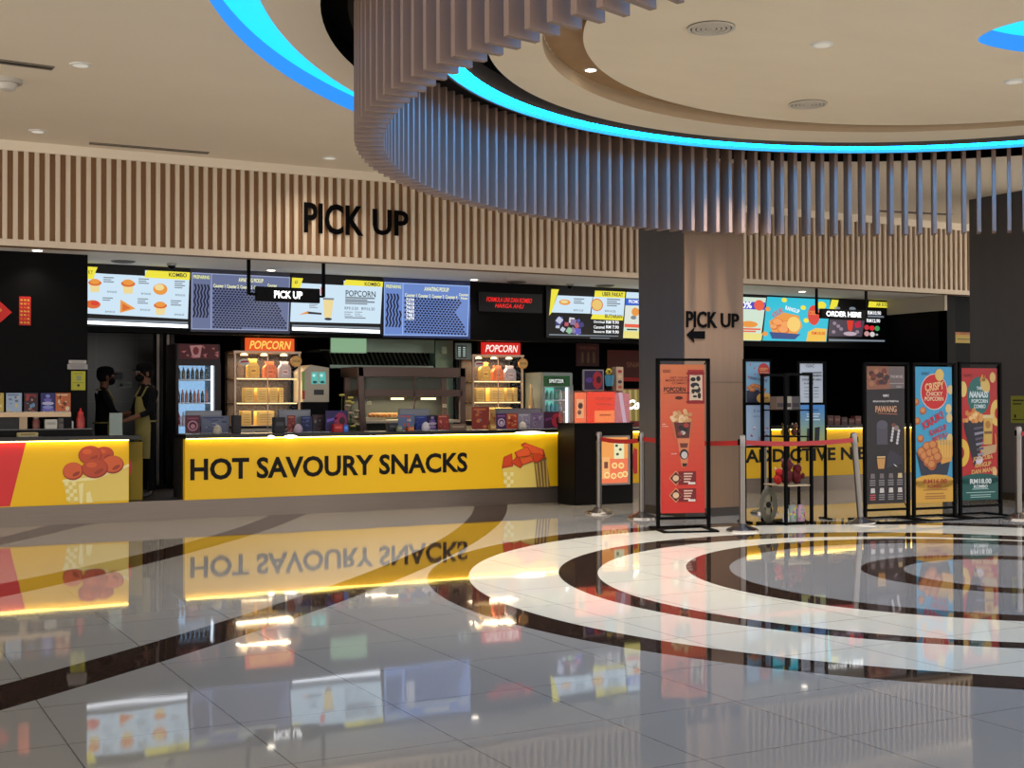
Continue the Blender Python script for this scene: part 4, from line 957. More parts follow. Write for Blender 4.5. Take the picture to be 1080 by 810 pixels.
#@@SECTION counter_items
def pl(c, e=0, r=.5): return M(c if e else tuple(int(v*.8) for v in c), r, 0, e, .3)
def flyer(label, x0, y0, x1, y1, Y, zb, cols, group, bgc, kind='card', name='flyer_stand', cat='flyer'):
    X0, _, X1, Z1 = ext(x0, y0, x1, y1, Y); w = X1-X0; h = Z1-zb
    t = thing(name, label, cat, (X0, Y, zb), group=group)
    MB().box((0, 0, 0), (w, .09, .012), G((200, 205, 210), .35)).build('foot', t)
    cd_ = MB().box((0, .0, .012), (w, .012, h), pl(bgc)).build('card', t)
    p = Panel((X0, Y, zb)); rnd = random.Random(int(x0*7))
    if kind == 'ring':
        p.oval(w*.5, h*.45, w*.36, min(w*.36, h*.34), pl(cols[0]), 1, False); p.oval(w*.5, h*.45, w*.26, min(w*.26, h*.24), pl(cols[1]), 2, False); p.oval(w*.5, h*.42, w*.16, h*.12, pl(cols[0]), 3, False)
        p.poly([(w*.12, h*.8), (w*.88, h*.8), (w*.88, h*.88), (w*.12, h*.88)], pl(cols[2]), 1, False)
    elif kind == 'burst':
        p.oval(w*.66, h*.5, w*.28, h*.42, pl(cols[0]), 1, False); p.oval(w*.74, h*.52, w*.13, h*.18, pl(cols[1]), 2, False); p.poly([(w*.05, h*.45), (w*.5, h*.62), (w*.5, h*.7), (w*.05, h*.6)], pl(cols[2]), 1, False); p.oval(w*.8, h*.22, w*.08, h*.12, pl((225, 160, 175)), 3, False)
    elif kind == 'tower':
        for k, (a, b, c) in enumerate(((.84, .16, 0), (.64, .3, 1), (.46, .42, 2), (.26, .38, 0))): p.oval(w*.5, h*a, w*b, h*.09, pl(cols[c]), 1+k*.3, False)
        p.poly([(w*.1, h*.06), (w*.9, h*.06), (w*.9, h*.18), (w*.1, h*.18)], pl(cols[1]), 1, False)
    else:
        for k in range(11):
            u = rnd.uniform(.08, .75)*w; v = rnd.uniform(.06, .8)*h; a = rnd.uniform(.08, .2)*w; b = rnd.uniform(.04, .13)*h
            if k % 2: p.oval(u+a/2, v+b/2, a*.7, b*.9, pl(cols[k % len(cols)]), 1+k*.1, False, 12)
            else: p.poly([(u, v), (u+a, v+b*.2), (u+a*.9, v+b), (u-a*.1, v+b*.9)], pl(cols[k % len(cols)]), 1+k*.1, False)
        p.poly([(w*.08, h*.86), (w*.8, h*.86), (w*.8, h*.93), (w*.08, h*.93)], pl(cols[0]), 1, False)
    p.build('card_print', cd_); return t
def pos(label, x0, x1, ytop, Y, dx=0):
    X0, _, X1, Z1 = ext(x0, ytop, x1, ytop+12, Y); w = X1-X0; h = Z1-WT
    t = thing('till_screen', label, 'till', (X0, Y, WT), group='till screens on the long counter')
    mb = MB(); sc = M((88, 92, 102), .4)
    mb.prism([(0, h*.3), (w, h*.3), (w, h), (0, h)], 0, .03, sc); mb.build('monitor', t)
    MB().box((w*.4, .03, 0), (w*.6, .07, h*.6), DARK, .006).build('neck', t); MB().box((w*.2, -.0, 0), (w*.8, .2, .02), DARK, .006).build('foot', t)
    MB().box((w*.03, -.004, h*.34), (w*.97, 0, h*.94), M((104, 108, 118), .35)).build('rear_cover', t)
YI = YC+.12; YJ = YC+.26
pos('grey till screen at the left end of the long counter', 196, 234, 433, YC+.38)
pos('grey till screen in front of the orange-signed popcorn cabinet', 294, 327.5, 432, YC+.38)
pos('grey till screen in front of the heated display', 421, 453, 431, YC+.38)
pos('grey till screen in front of the red-signed popcorn cabinet', 523, 571, 430.5, YC+.38)
GRP = 'promotion cards along the long counter'
flyer('maroon card with a pink ring at the left end of the long counter', 195.5, 438, 211, 459, YI, WT, [(190, 130, 150), (60, 20, 36), (150, 70, 90)], GRP, (84, 36, 58), 'ring')
flyer('pale blue-grey patterned card second from the left on the long counter', 212, 438.5, 242, 459, YJ, WT, [(60, 70, 110), (160, 164, 176), (90, 100, 140)], GRP, (112, 120, 146))
flyer('narrow red-brown card under the second till screen from the left', 303, 438, 311.5, 459, YI, WT, [(200, 120, 90), (90, 26, 30)], GRP, (132, 48, 46))
flyer('dark blue card right of the narrow red-brown card', 318, 439, 329, 459, YJ, WT, [(90, 110, 180), (30, 36, 80)], GRP, (38, 44, 92))
flyer('dark brown and navy card left of the wide magenta card', 329.5, 437, 343, 459, YJ, WT, [(96, 50, 50), (60, 40, 50), (120, 110, 120)], GRP, (36, 26, 36))
flyer('wide navy and magenta card in the middle of the long counter', 343.5, 433, 367, 459, YI, WT, [(150, 34, 84), (50, 16, 26), (120, 90, 190)], GRP, (46, 34, 92), 'burst')
flyer('blue and red comic-style card under the till before the heated display', 420, 437, 437, 458, YI, WT, [(190, 90, 80), (70, 110, 170), (200, 170, 160)], GRP, (90, 110, 150))
flyer('royal blue card just right of the comic-style card', 438.5, 438.5, 450, 458, YJ, WT, [(90, 120, 210), (40, 60, 150)], GRP, (46, 60, 140))
flyer('navy card with lilac cake tower before the heated display', 450.5, 438, 461.5, 458, YJ, WT, [(170, 150, 200), (120, 100, 180), (210, 190, 220)], GRP, (32, 26, 64), 'tower')
flyer('brick red card at the right end of the heated display', 462, 437.5, 473.5, 457, YI, WT, [(210, 130, 110), (120, 30, 30), (180, 70, 50)], GRP, (150, 52, 46))
flyer('large framed red menu card on the counter left of the red-signed popcorn cabinet', 498, 429, 516, 456.5, YI, WT, [(206, 120, 70), (170, 60, 40), (120, 140, 160)], GRP, (140, 48, 36))
flyer('small orange card beside the large framed red menu card', 517, 432, 523, 456.5, YJ, WT, [(230, 190, 110), (190, 80, 50)], GRP, (206, 150, 90))
flyer('purple card with a white ring under the rightmost till screen', 523.5, 436, 534, 456.5, YI, WT, [(220, 200, 220), (90, 40, 90), (160, 90, 150)], GRP, (74, 40, 96), 'ring')
flyer('orange-red card under the rightmost till screen', 534.5, 436, 546, 456.5, YI, WT, [(220, 140, 90), (130, 36, 26), (230, 190, 150)], GRP, (180, 66, 40))
flyer('pale lilac card above the white lamp near the counter end', 546.5, 436, 559.5, 456, YI, WT, [(200, 200, 214), (130, 120, 160)], GRP, (150, 146, 172))
flyer('grey-violet patterned card second from the right on the long counter', 560, 435, 573.5, 456, YI, WT, [(110, 90, 140), (170, 160, 180), (90, 80, 110)], GRP, (126, 116, 146))
flyer('dark magenta card at the right end of the long counter', 574, 434, 594, 456, YI, WT, [(170, 44, 70), (70, 14, 24), (110, 60, 120)], GRP, (58, 30, 62), 'burst')
# small things among the cards
def small_box(label, x0, y0, x1, Y, c, name='small_box', cat='box', zb=None, strip=None):
    zb = WT if zb is None else zb
    X0, _, X1, Z1 = ext(x0, y0, x1, y0+8, Y)
    t = thing(name, label, cat, (X0, Y, zb)); w = X1-X0; h = Z1-zb
    MB().box((0, 0, 0), (w, min(.12, w), h), pl(c), .006).build('box_body', t)
    p = Panel((X0, Y, zb)); p.poly([(w*.15, h*.45), (w*.85, h*.45), (w*.85, h*.7), (w*.15, h*.7)], pl(strip or tuple(min(255, v+50) for v in c)), 1, False); p.build('box_print', t)
def puff(label, x, y0, r_px, Y, c, name='soft_toy'):
    q = P(x, y0, Y); r = P(x+r_px, y0, Y).x-q.x; h = q.z-WT
    t = thing(name, label, 'toy', (q.x, Y, WT)); MB().lathe((0, 0, 0), [(r*.75, 0), (r, h*.2), (r*.95, h*.5), (r*.7, h*.8), (r*.2, h)], pl(c, 0, .8), 14).build('body', t, smooth=True)
    for s_ in (-1, 1): MB().ball((s_*r*.35, -r*.7, h*.62), r*.1, BLACK, 6, 5).build('eye', t)
puff('round pale cream toy in front of the blue-grey patterned card', 229.5, 448, 4.6, YC+.06, (196, 188, 170))
puff('round pale lilac toy in front of the narrow red-brown card', 314.5, 447, 4.6, YC+.06, (190, 170, 190))
puff('round white-lilac toy in front of the royal blue card', 449, 445, 4.2, YC+.06, (206, 200, 214))
puff('round cream toy in front of the pale lilac card', 551, 444.5, 4, YC+.06, (212, 206, 196))
small_box('tall black box between the first two till screens on the counter', 246, 438, 254.5, YC+.12, (26, 18, 20), strip=(40, 30, 30))
small_box('black card terminal beside the narrow red-brown card', 289.5, 440, 301, YC+.12, (24, 22, 26), 'card_terminal', 'card terminal')
small_box('tiny red carton in front of the wide magenta card', 352, 447, 362, YC+.02, (176, 34, 34)); small_box('tiny blue carton in front of the wide magenta card', 362.5, 448, 367.5, YC+.02, (60, 110, 210))
small_box('small dark box left of the comic-style card', 410, 446, 420, YI, (34, 36, 44)); small_box('tiny orange carton in front of the comic-style card', 430.5, 450, 437, YC+.02, (190, 110, 60))
small_box('tiny green carton in front of the comic-style card', 419.5, 449, 424.5, YC+.02, (130, 140, 110)); small_box('tiny golden carton under the small orange card', 517.5, 448, 523.5, YC+.02, (206, 160, 90)); small_box('low beige snack carton right of the brick red card', 474.5, 447, 492, YI, (120, 98, 80))

# ---------------------------------------------------------------- left counter
YL = YC+.1
X0 = P(-14, 450, YL).x; X1 = P(97, 450, YL).x; zr = P(50, 452.3, YL).z
t = thing('counter_riser', 'low black shelf unit on the left counter carrying sauces and napkins', 'riser', (X0, YL, WT)); MB().box((0, 0, 0), (X1-X0, .22, zr-WT-.012), BLACK).build('body', t); MB().box((0, -.005, zr-WT-.012), (X1-X0, .23, zr-WT), M((60, 58, 60), .3)).build('shelf_top', t)
zs_ = P(40, 439.8, YL).z; zs2 = P(40, 434.8, YL).z
X1b = P(75, 435, YL).x
t = thing('flyer_shelf', 'pale wooden raised shelf holding four flyers on the left counter', 'shelf', (X0, YL, zr)); WD = M((186, 160, 128), .55)
MB().box((0, 0, zs_-zr), (X1b-X0, .14, zs2-zr), WD, .004).build('board', t)
for xx in (25, 72): 
    u = P(xx, 440, YL).x-X0; MB().box((u-.05, .02, 0), (u+.045, .12, zs_-zr), M((150, 130, 106), .55) if xx == 25 else BLACK).build('leg', t)
G2 = 'flyers on the raised wooden shelf'
for lb, x0, x1, c, cols, kd in (('yellow flyer cut off at the picture edge on the wooden shelf', -12, 4, (206, 180, 90), [(60, 50, 40), (230, 220, 160)], 'card'), ('pale blue and yellow flyer on the wooden shelf', 6.5, 23, (168, 190, 220), [(120, 130, 160), (220, 210, 140), (90, 100, 140)], 'card'),
    ('dark flyer with red and blue marks on the wooden shelf', 25.5, 40, (62, 34, 44), [(160, 50, 50), (110, 150, 190), (200, 150, 130)], 'card'), ('navy flyer with a lilac cake tower on the wooden shelf', 43, 58, (44, 42, 110), [(140, 150, 220), (110, 100, 190), (190, 190, 230)], 'tower'), ('orange flyer at the right end of the wooden shelf', 58.5, 74.5, (196, 106, 56), [(230, 210, 180), (110, 50, 40), (236, 130, 60)], 'card')):
    flyer(lb, x0, 414.5, x1, 435, YL+.02, zs2, cols, G2, c, kd)
def sauce(label, x, y0, y1, r_px, c, cap, zb):
    q = P(x, y0, YL+.06); r = P(x+r_px, y0, YL+.06).x-q.x; h = q.z-zb
    t = thing('sauce_bottle', label, 'bottle', (q.x, YL+.06, zb)); MB().lathe((0, 0, 0), [(r*.95, 0), (r, h*.08), (r, h*.5), (r*.72, h*.64), (r*.72, h*.7)], pl(c, 0, .3), 14).build('bottle_body', t, smooth=True)
    MB().lathe((0, 0, h*.7), [(r*.75, 0), (r*.7, h*.1), (r*.3, h*.16), (r*.18, h*.3)], pl(cap, 0, .35), 12).build('nozzle', t, smooth=True)
sauce('red ketchup bottle at the right end of the black shelf unit', 85, 430.5, 452, 4.5, (176, 50, 44), (206, 30, 36), zr)
sauce('brown sauce bottle under the dark flyer', 38, 436.5, 452, 4.2, (120, 62, 52), (170, 160, 150), zr)
for lb, x0, x1, y0, c in (('white napkin dispenser under the navy flyer', 47.5, 60.5, 442.3, (206, 202, 192)), ('small white napkin pack right of the grey straw box', 70, 77.5, 444, (214, 212, 206)), ('grey ribbed straw box between two white napkin packs', 61.5, 69, 441, (96, 90, 88))):
    small_box(lb, x0, y0, x1, YL+.03, c, 'napkin_box', 'napkin holder', zr, (170, 168, 160) if c[0] > 150 else (60, 56, 56))
small_box('small cream notice block on the front of the left counter', 18.5, 456, 40.5, YC-.02, (176, 160, 110), 'notice_block', 'sign', strip=(110, 96, 60)); small_box('low pale blue tray on the left counter near the picture edge', 21, 460.5, 45, YC-.045, (120, 150, 180), 'tray', 'tray')
small_box('black till box at the far left of the black shelf unit', -10, 441, 19.5, YL-.0, (14, 13, 16), 'till_box', 'till', zr, (24, 23, 26))
# clear menu holder near the staff
X0, _, X1, Z1 = ext(115.5, 435.5, 129, 456, YC+.18); t = thing('menu_holder', 'translucent pale green menu holder before the staff at the left counter', 'menu holder', (X0, YC+.18, WT)); MB().box((0, 0, .01), (X1-X0, .008, Z1-WT), M((96, 112, 106), .3)).build('sheet', t); MB().box((0, -.03, 0), (X1-X0, .05, .01), M((140, 150, 146), .3)).build('foot', t)
small_box('dark card reader on the end of the left counter', 120, 459, 132, YC+.02, (70, 66, 60), 'card_terminal', 'card terminal')
# things on the black wall
def wall_sign(name, label, x0, y0, x1, y1, Y, c, drawf=None, cat='notice', e=0):
    X0, Z0, X1, Z1 = ext(x0, y0, x1, y1, Y); t = thing(name, label, cat, (X0, Y-.012, Z0)); MB().box((0, 0, 0), (X1-X0, .016, Z1-Z0), pl(c, e), .002).build('sheet', t)
    p = Panel((X0, Y-.012, Z0)); w = X1-X0; h = Z1-Z0
    (drawf or (lambda p, w, h: [p.poly([(w*.15, h*v), (w*.85, h*v), (w*.85, h*(v+.06)), (w*.15, h*(v+.06))], pl(tuple(int(k*.6) for k in c)), 1, False) for v in (.25, .45, .65)]))(p, w, h)
    p.build('lettering', t); return t
def d_yel(p, w, h):
    p.poly([(w*.36, h*.5), (w*.7, h*.5), (w*.7, h*.76), (w*.36, h*.76)], pl((150, 150, 110)), 1, False); p.oval(w*.5, h*.25, w*.1, h*.07, pl((40, 40, 20)), 1, False); p.poly([(w*.1, h*.38), (w*.9, h*.38), (w*.9, h*.4), (w*.1, h*.4)], pl((90, 90, 30)), 1, False); p.text('NOTICE', w*.2, h*.84, w*.8, h*.92, pl((70, 70, 20)), 1, 0, False)
wall_sign('wall_notice', 'yellow notice on the black wall left of the staff', 75, 391.5, 90, 411.5, PYL, (186, 184, 44), d_yel)
wall_sign('wall_notice', 'upper white paper strip on the black wall above the yellow notice', 72.5, 380, 91, 383.5, PYL, (190, 186, 184)); wall_sign('wall_notice', 'lower white paper strip on the black wall above the yellow notice', 71, 384.2, 92.3, 389.5, PYL, (164, 160, 160))
def d_cny(p, w, h):
    for i in range(7):
        for sx in (.2, .5, .78):
            p.poly([(w*(sx-.1), h*(.07+i*.13)), (w*(sx+.1), h*(.06+i*.13)), (w*(sx+.08), h*(.12+i*.13)), (w*(sx-.1), h*(.13+i*.13))], pl((230, 170, 60)) if (i+int(sx*10)) % 3 else pl((240, 100, 30)), 1, False)
wall_sign('festive_banner', 'narrow red and gold festive banner on the black wall', 20, 313, 32.5, 343, PYL, (196, 26, 22), d_cny, 'decoration')
c = P(-6, 329, PYL); r = P(12.5, 329, PYL).x-c.x; t = thing('festive_diamond', 'red diamond decoration cut by the picture edge on the black wall', 'decoration', (c.x, PYL-.012, c.z)); mb = MB(); mb.prism([(-r, 0), (0, -r*.95), (r, 0), (0, r*.95)], 0, .016, pl((206, 24, 22))); mb.build('diamond', t); p = Panel((c.x, PYL-.012, c.z)); p.poly([(-r*.5, r*.1), (r*.3, r*.28), (r*.45, r*.1), (r*.2, -.02)], pl((236, 150, 60)), 1, False); p.build('gold_mark', t)
def d_plain(p, w, h): p.poly([(w*.5, h*.1), (w*.9, h*.1), (w*.9, h*.9), (w*.5, h*.9)], pl((60, 90, 100)), 1, False)
wall_sign('wall_notice', 'dim red and teal notice on the tiled back wall between the staff', 117, 392.5, 129.5, 400.5, BACK, (96, 64, 62), d_plain); 
def d_clock(p, w, h): p.oval(w*.22, h*.45, w*.14, h*.26, pl((20, 20, 22)), 1, False); p.text('OPEN', w*.42, h*.35, w*.9, h*.65, pl((120, 130, 130)), 1, 0, False)
def d_dot(p, w, h): p.oval(w*.22, h*.45, w*.14, h*.26, pl((20, 20, 22)), 1, False); p.poly([(w*.42, h*.4), (w*.9, h*.4), (w*.9, h*.6), (w*.42, h*.6)], pl((130, 140, 140)), 1, False)
wall_sign('wall_device', 'small white device with a black dot on the tiled back wall', 124.5, 402.5, 139, 409, BACK, (170, 180, 178), d_dot, 'device')
def d_y2(p, w, h): p.poly([(0, h*.75), (w, h*.75), (w, h), (0, h)], pl((206, 120, 50)), 1, False); p.text('NOTICE', w*.3, h*.8, w*.9, h*.95, pl((60, 30, 10)), 2, 0, False); p.poly([(w*.15, h*.3), (w*.85, h*.3), (w*.85, h*.4), (w*.15, h*.4)], pl((120, 100, 40)), 1, False)
wall_sign('wall_notice', 'yellow-orange notice on the black wall beside the grey right column', 1005.5, 351, 1030, 361.5, 16.42, (206, 176, 60), d_y2)

# ---------------------------------------------------------------- promotion kiosk
YP = 15.75
X0 = P(606.5, 500, YP).x; X1 = P(668, 500, YP).x; w = X1-X0; zk = P(636, 447.5, YP).z
t = thing('promo_kiosk', 'black promotion kiosk with a lit menu panel beside the counter end', 'kiosk', (X0, YP, 0))
MB().box((0, 0, .0), (w, .5, zk), M((7, 5, 5), .45, 0, 0, .12), .01).build('cabinet', t)
a = P(634, 510, YP); b = P(662, 461, YP)
MB().box((a.x-X0-.025, -.03, a.z-.025), (b.x-X0+.025, 0, b.z+.025), M((150, 140, 136), .3, .6), .006).build('panel_frame', t)
p = Panel((X0, YP, 0), (1, 0, 0), -.03); EOR = M((240, 130, 70), .4, 0, 1.0)
p.rect(634, 461, 662, 510, M((238, 120, 80), .4, 0, 1), 1); p.rect(634, 461, 662, 484, M((240, 160, 84), .4, 0, 1), 2); p.rect(647.5, 464, 658, 484, M((230, 226, 180), .4, 0, 1), 3); p.rect(635, 482, 643, 505, M((244, 178, 110), .4, 0, 1), 3); p.rect(637, 487, 641, 494, M((120, 70, 60), .4, 0, 1), 4)
for x, y in ((648, 491), (655, 491), (647, 502), (654, 501), (659, 500), (640, 501)): p.oval(x, y, 3, 3.2, M((250, 220, 150), .4, 0, 1), 4); p.oval(x, y, 1.8, 1.8, M((240, 150, 80), .4, 0, 1), 5)
for x, y in ((650, 470), (654, 474), (651, 479)): p.oval(x, y, 1.6, 1.4, M((60, 80, 60), .4, 0, 1), 5)
p.build('lit_menu', t)
MB().box((-.01, -.01, zk), (w+.01, .51, zk+.02), DARK).build('top', t)
# red display case on the kiosk
a = P(605, 447, YP); b = P(666.5, 412.5, YP)
t = thing('display_case', 'clear display case with glowing red-orange cards on top of the kiosk', 'display case', (a.x, YP+.02, zk+.02)); h = b.z-zk-.02; w2 = b.x-a.x
for q0, q1 in (((0, 0, 0), (w2, .008, h)), ((0, .4, 0), (w2, .408, h)), ((0, .008, 0), (.008, .4, h)), ((w2-.008, .008, 0), (w2, .4, h)), ((0, 0, h), (w2, .408, h+.008))): MB().box(q0, q1, G((255, 190, 170), .05)).build('clear_pane', t)
p = Panel((a.x, YP+.02, zk+.02), (1, 0, 0), .06); ERD = M((232, 50, 26), .4, 0, 1.0); EOG = M((244, 110, 66), .4, 0, .95)
p.rect(606, 414, 618, 446, EOG, 1); p.rect(608, 421, 615.5, 441, M((240, 170, 120), .4, 0, .9), 2); p.oval(612, 428, 2.6, 3.4, M((60, 30, 30), .4, 0, .4), 3); p.oval(611, 435, 2, 2.6, M((120, 60, 50), .4, 0, .5), 3)
p.rect(618.6, 413.5, 648.5, 446.5, ERD, 1); p.rect(627, 433, 648, 445.5, M((246, 130, 70), .4, 0, 1), 2); p.text('MOVIE COMBO', 629, 419, 646, 422.5, M((150, 30, 20), .4, 0, .8), 2); p.text('POPCORN', 630, 425, 645, 428, M((150, 30, 20), .4, 0, .8), 2); p.rect(632, 437, 644, 438.5, M((190, 70, 40), .4, 0, .8), 3)
p.poly([(649, 414), (664, 415), (664, 446), (647, 446)], M((206, 120, 130), .4, 0, .7), 1); p.poly([(652, 414), (656, 414), (661, 446), (657, 446)], M((220, 190, 210), .4, 0, .7), 2); p.build('glowing_cards', t)
def on_case(name, label, cat, x0, x1, y0, c, kind):
    zc = zk+.028+h; X0, _, X1, Z1 = ext(x0, y0, x1, y0+9, YP+.2); w = X1-X0; hh = Z1-zc
    t = thing(name, label, cat, (X0, YP+.2, zc))
    if kind == 'frame':
        MB().box((0, 0, 0), (w, .03, hh), pl((140, 140, 150)), .004).build('frame', t); p = Panel((X0, YP+.2, zc)); p.poly([(w*.06, hh*.05), (w*.94, hh*.05), (w*.94, hh*.95), (w*.06, hh*.95)], pl((42, 30, 76)), 1, False); p.oval(w*.68, hh*.5, w*.24, hh*.42, pl((160, 34, 50)), 2, False); p.oval(w*.74, hh*.52, w*.11, hh*.18, pl((50, 16, 24)), 3, False); p.oval(w*.3, hh*.5, w*.2, hh*.12, pl((84, 60, 140)), 2, False); p.build('picture', t)
    elif kind == 'cup':
        r = w/2; MB().lathe((r, 0, 0), [(r*.6, 0), (r*.62, hh*.22), (r*.8, hh*.24), (r, hh*.68)], pl(c, .25, .3), 14).build('cup_body', t, smooth=True); MB().lathe((r, 0, 0), [(r*.62, 0), (r*.64, hh*.2)], BLACK, 14).build('cup_base', t)
        mb = MB()
        for k in range(6): mb.ball((r*.7+r*.5*math.cos(k), -.01, hh*.82+r*.45*math.sin(k*1.05)), (r*.35, r*.25, r*.35), pl((196, 176, 50)), 8, 6)
        mb.ball((r*.7, -.04, hh*.82), r*.25, pl((90, 70, 30)), 8, 6); mb.build('flower_topper', t, smooth=True)
    else:
        MB().box((0, 0, 0), (w, w, hh), pl(c), .004).build('carton', t); p = Panel((X0, YP+.2, zc))
        for k, cc in enumerate(((190, 90, 60), (70, 60, 70), (220, 190, 150), (170, 60, 60))): p.oval(w*.5, hh*(.15+.22*k), w*.3, hh*.07, pl(cc), 1, False)
        p.build('carton_print', t)
on_case('picture_frame', 'framed navy and red picture standing on the kiosk display case', 'picture', 615, 637, 390, (0, 0, 0), 'frame'); on_case('character_cup', 'blue cup with a yellow flower topper on the kiosk display case', 'cup', 638.5, 647, 388, (86, 180, 214), 'cup'); on_case('tall_carton', 'tall cream printed carton on the kiosk display case', 'carton', 650, 657.5, 387, (196, 170, 150), 'box')
# white cable by the counter end
t = thing('power_cable', 'white cable hanging from the counter end to the floor beside the kiosk', 'cable', P(600, 520, YC-.02)); o_ = t.location
MB().tube([P(x, y, YC-.02-.08*(k > 0))-o_ for k, (x, y) in enumerate(((605, 512.5), (598, 516), (593, 521), (592.5, 526), (595, 529.3), (604, 529.6)))], .008, M((206, 196, 180), .5), 6).build('cord', t, smooth=True)

#@@SECTION stands
def post_feet(xl, yl, xr_, yr): a = Fl(xl, yl); b = Fl(xr_, yr); return a, b
def banner(label, lab2, xl, yl, xr_, yr, ytop, ybar, bx0, by0, bx1, by1, draw, group='banner stands', foot=.32):
    a, b = post_feet(xl, yl, xr_, yr); ux = (b-a); ux.z = 0; W_ = ux.length; ux.normalize()
    t = thing('banner_stand', label, 'banner stand', a, ux, group=group); t.rotation_euler = (0, 0, math.atan2(ux.y, ux.x))
    p = Panel(a, ux, -.012); ht = p.loc((xl+xr_)/2, ytop)[1]; zb = p.loc((xl+xr_)/2, ybar)[1]
    for u in (0, W_): MB().box((u-.02, -.02, .02), (u+.02, .02, ht), BLKMET, .004).build('post', t)
    MB().box((-.02, -.02, ht-.03), (W_+.02, .02, ht), BLKMET, .004).build('top_bar', t); MB().box((0, -.015, zb-.015), (W_, .015, zb+.015), BLKMET, .004).build('lower_bar', t)
    for u in (0, W_): MB().box((u-.025, -foot, 0), (u+.025, foot, .022), BLKMET, .004).build('foot', t)
    for v in (-foot, foot-.035): MB().box((-.02, v, 0), (W_+.02, v+.035, .02), BLKMET, .003).build('base_bar', t)
    A = p.loc(bx0, by1); B = p.loc(bx1, by0)
    p.mb.box((A[0], -.006, A[1]), (B[0], .0, B[1]), M((200, 190, 180), .6)); p.y = -.006; p.A = A; p.B = B; p.w = B[0]-A[0]; p.h = B[1]-A[1]
    p.q = lambda u, v: (A[0]+u*p.w, A[1]+v*p.h); p.clip = (A[0], A[1], B[0], B[1])
    draw(p); p.build('banner', t)
    for (u, v), (cu, cv) in (((A[0], B[1]), (.02, ht-.03)), ((B[0], B[1]), (W_-.02, ht-.03)), ((A[0], A[1]), (.02, zb+.01)), ((B[0], A[1]), (W_-.02, zb+.01))):
        MB().tube([(u, -.004, v), (cu, 0, cv)], .007, BLKMET, 6).build('tie_cord', t)
    return t
def PQ(p, pts, c, k): p.poly([p.q(*a) for a in pts], pl(c), k, False)
def OV(p, u, v, ru, rv, c, k, **kw): x, z = p.q(u, v); p.oval(x, z, ru*p.w, rv*p.h, pl(c), k, False, **kw)
def TX(p, s, u0, v0, u1, v1, c, k=5, bold=.02, **kw): a = p.q(u0, v0); b = p.q(u1, v1); p.text(s, a[0], a[1], b[0], b[1], pl(c), k, bold, False, **kw)
def grad(p, c0, c1, n=24):
    for i in range(n):
        f = i/(n-1); PQ(p, [(0, i/n), (1, i/n), (1, (i+1)/n), (0, (i+1)/n)], tuple(int(c0[k]+(c1[k]-c0[k])*f) for k in range(3)), 1)
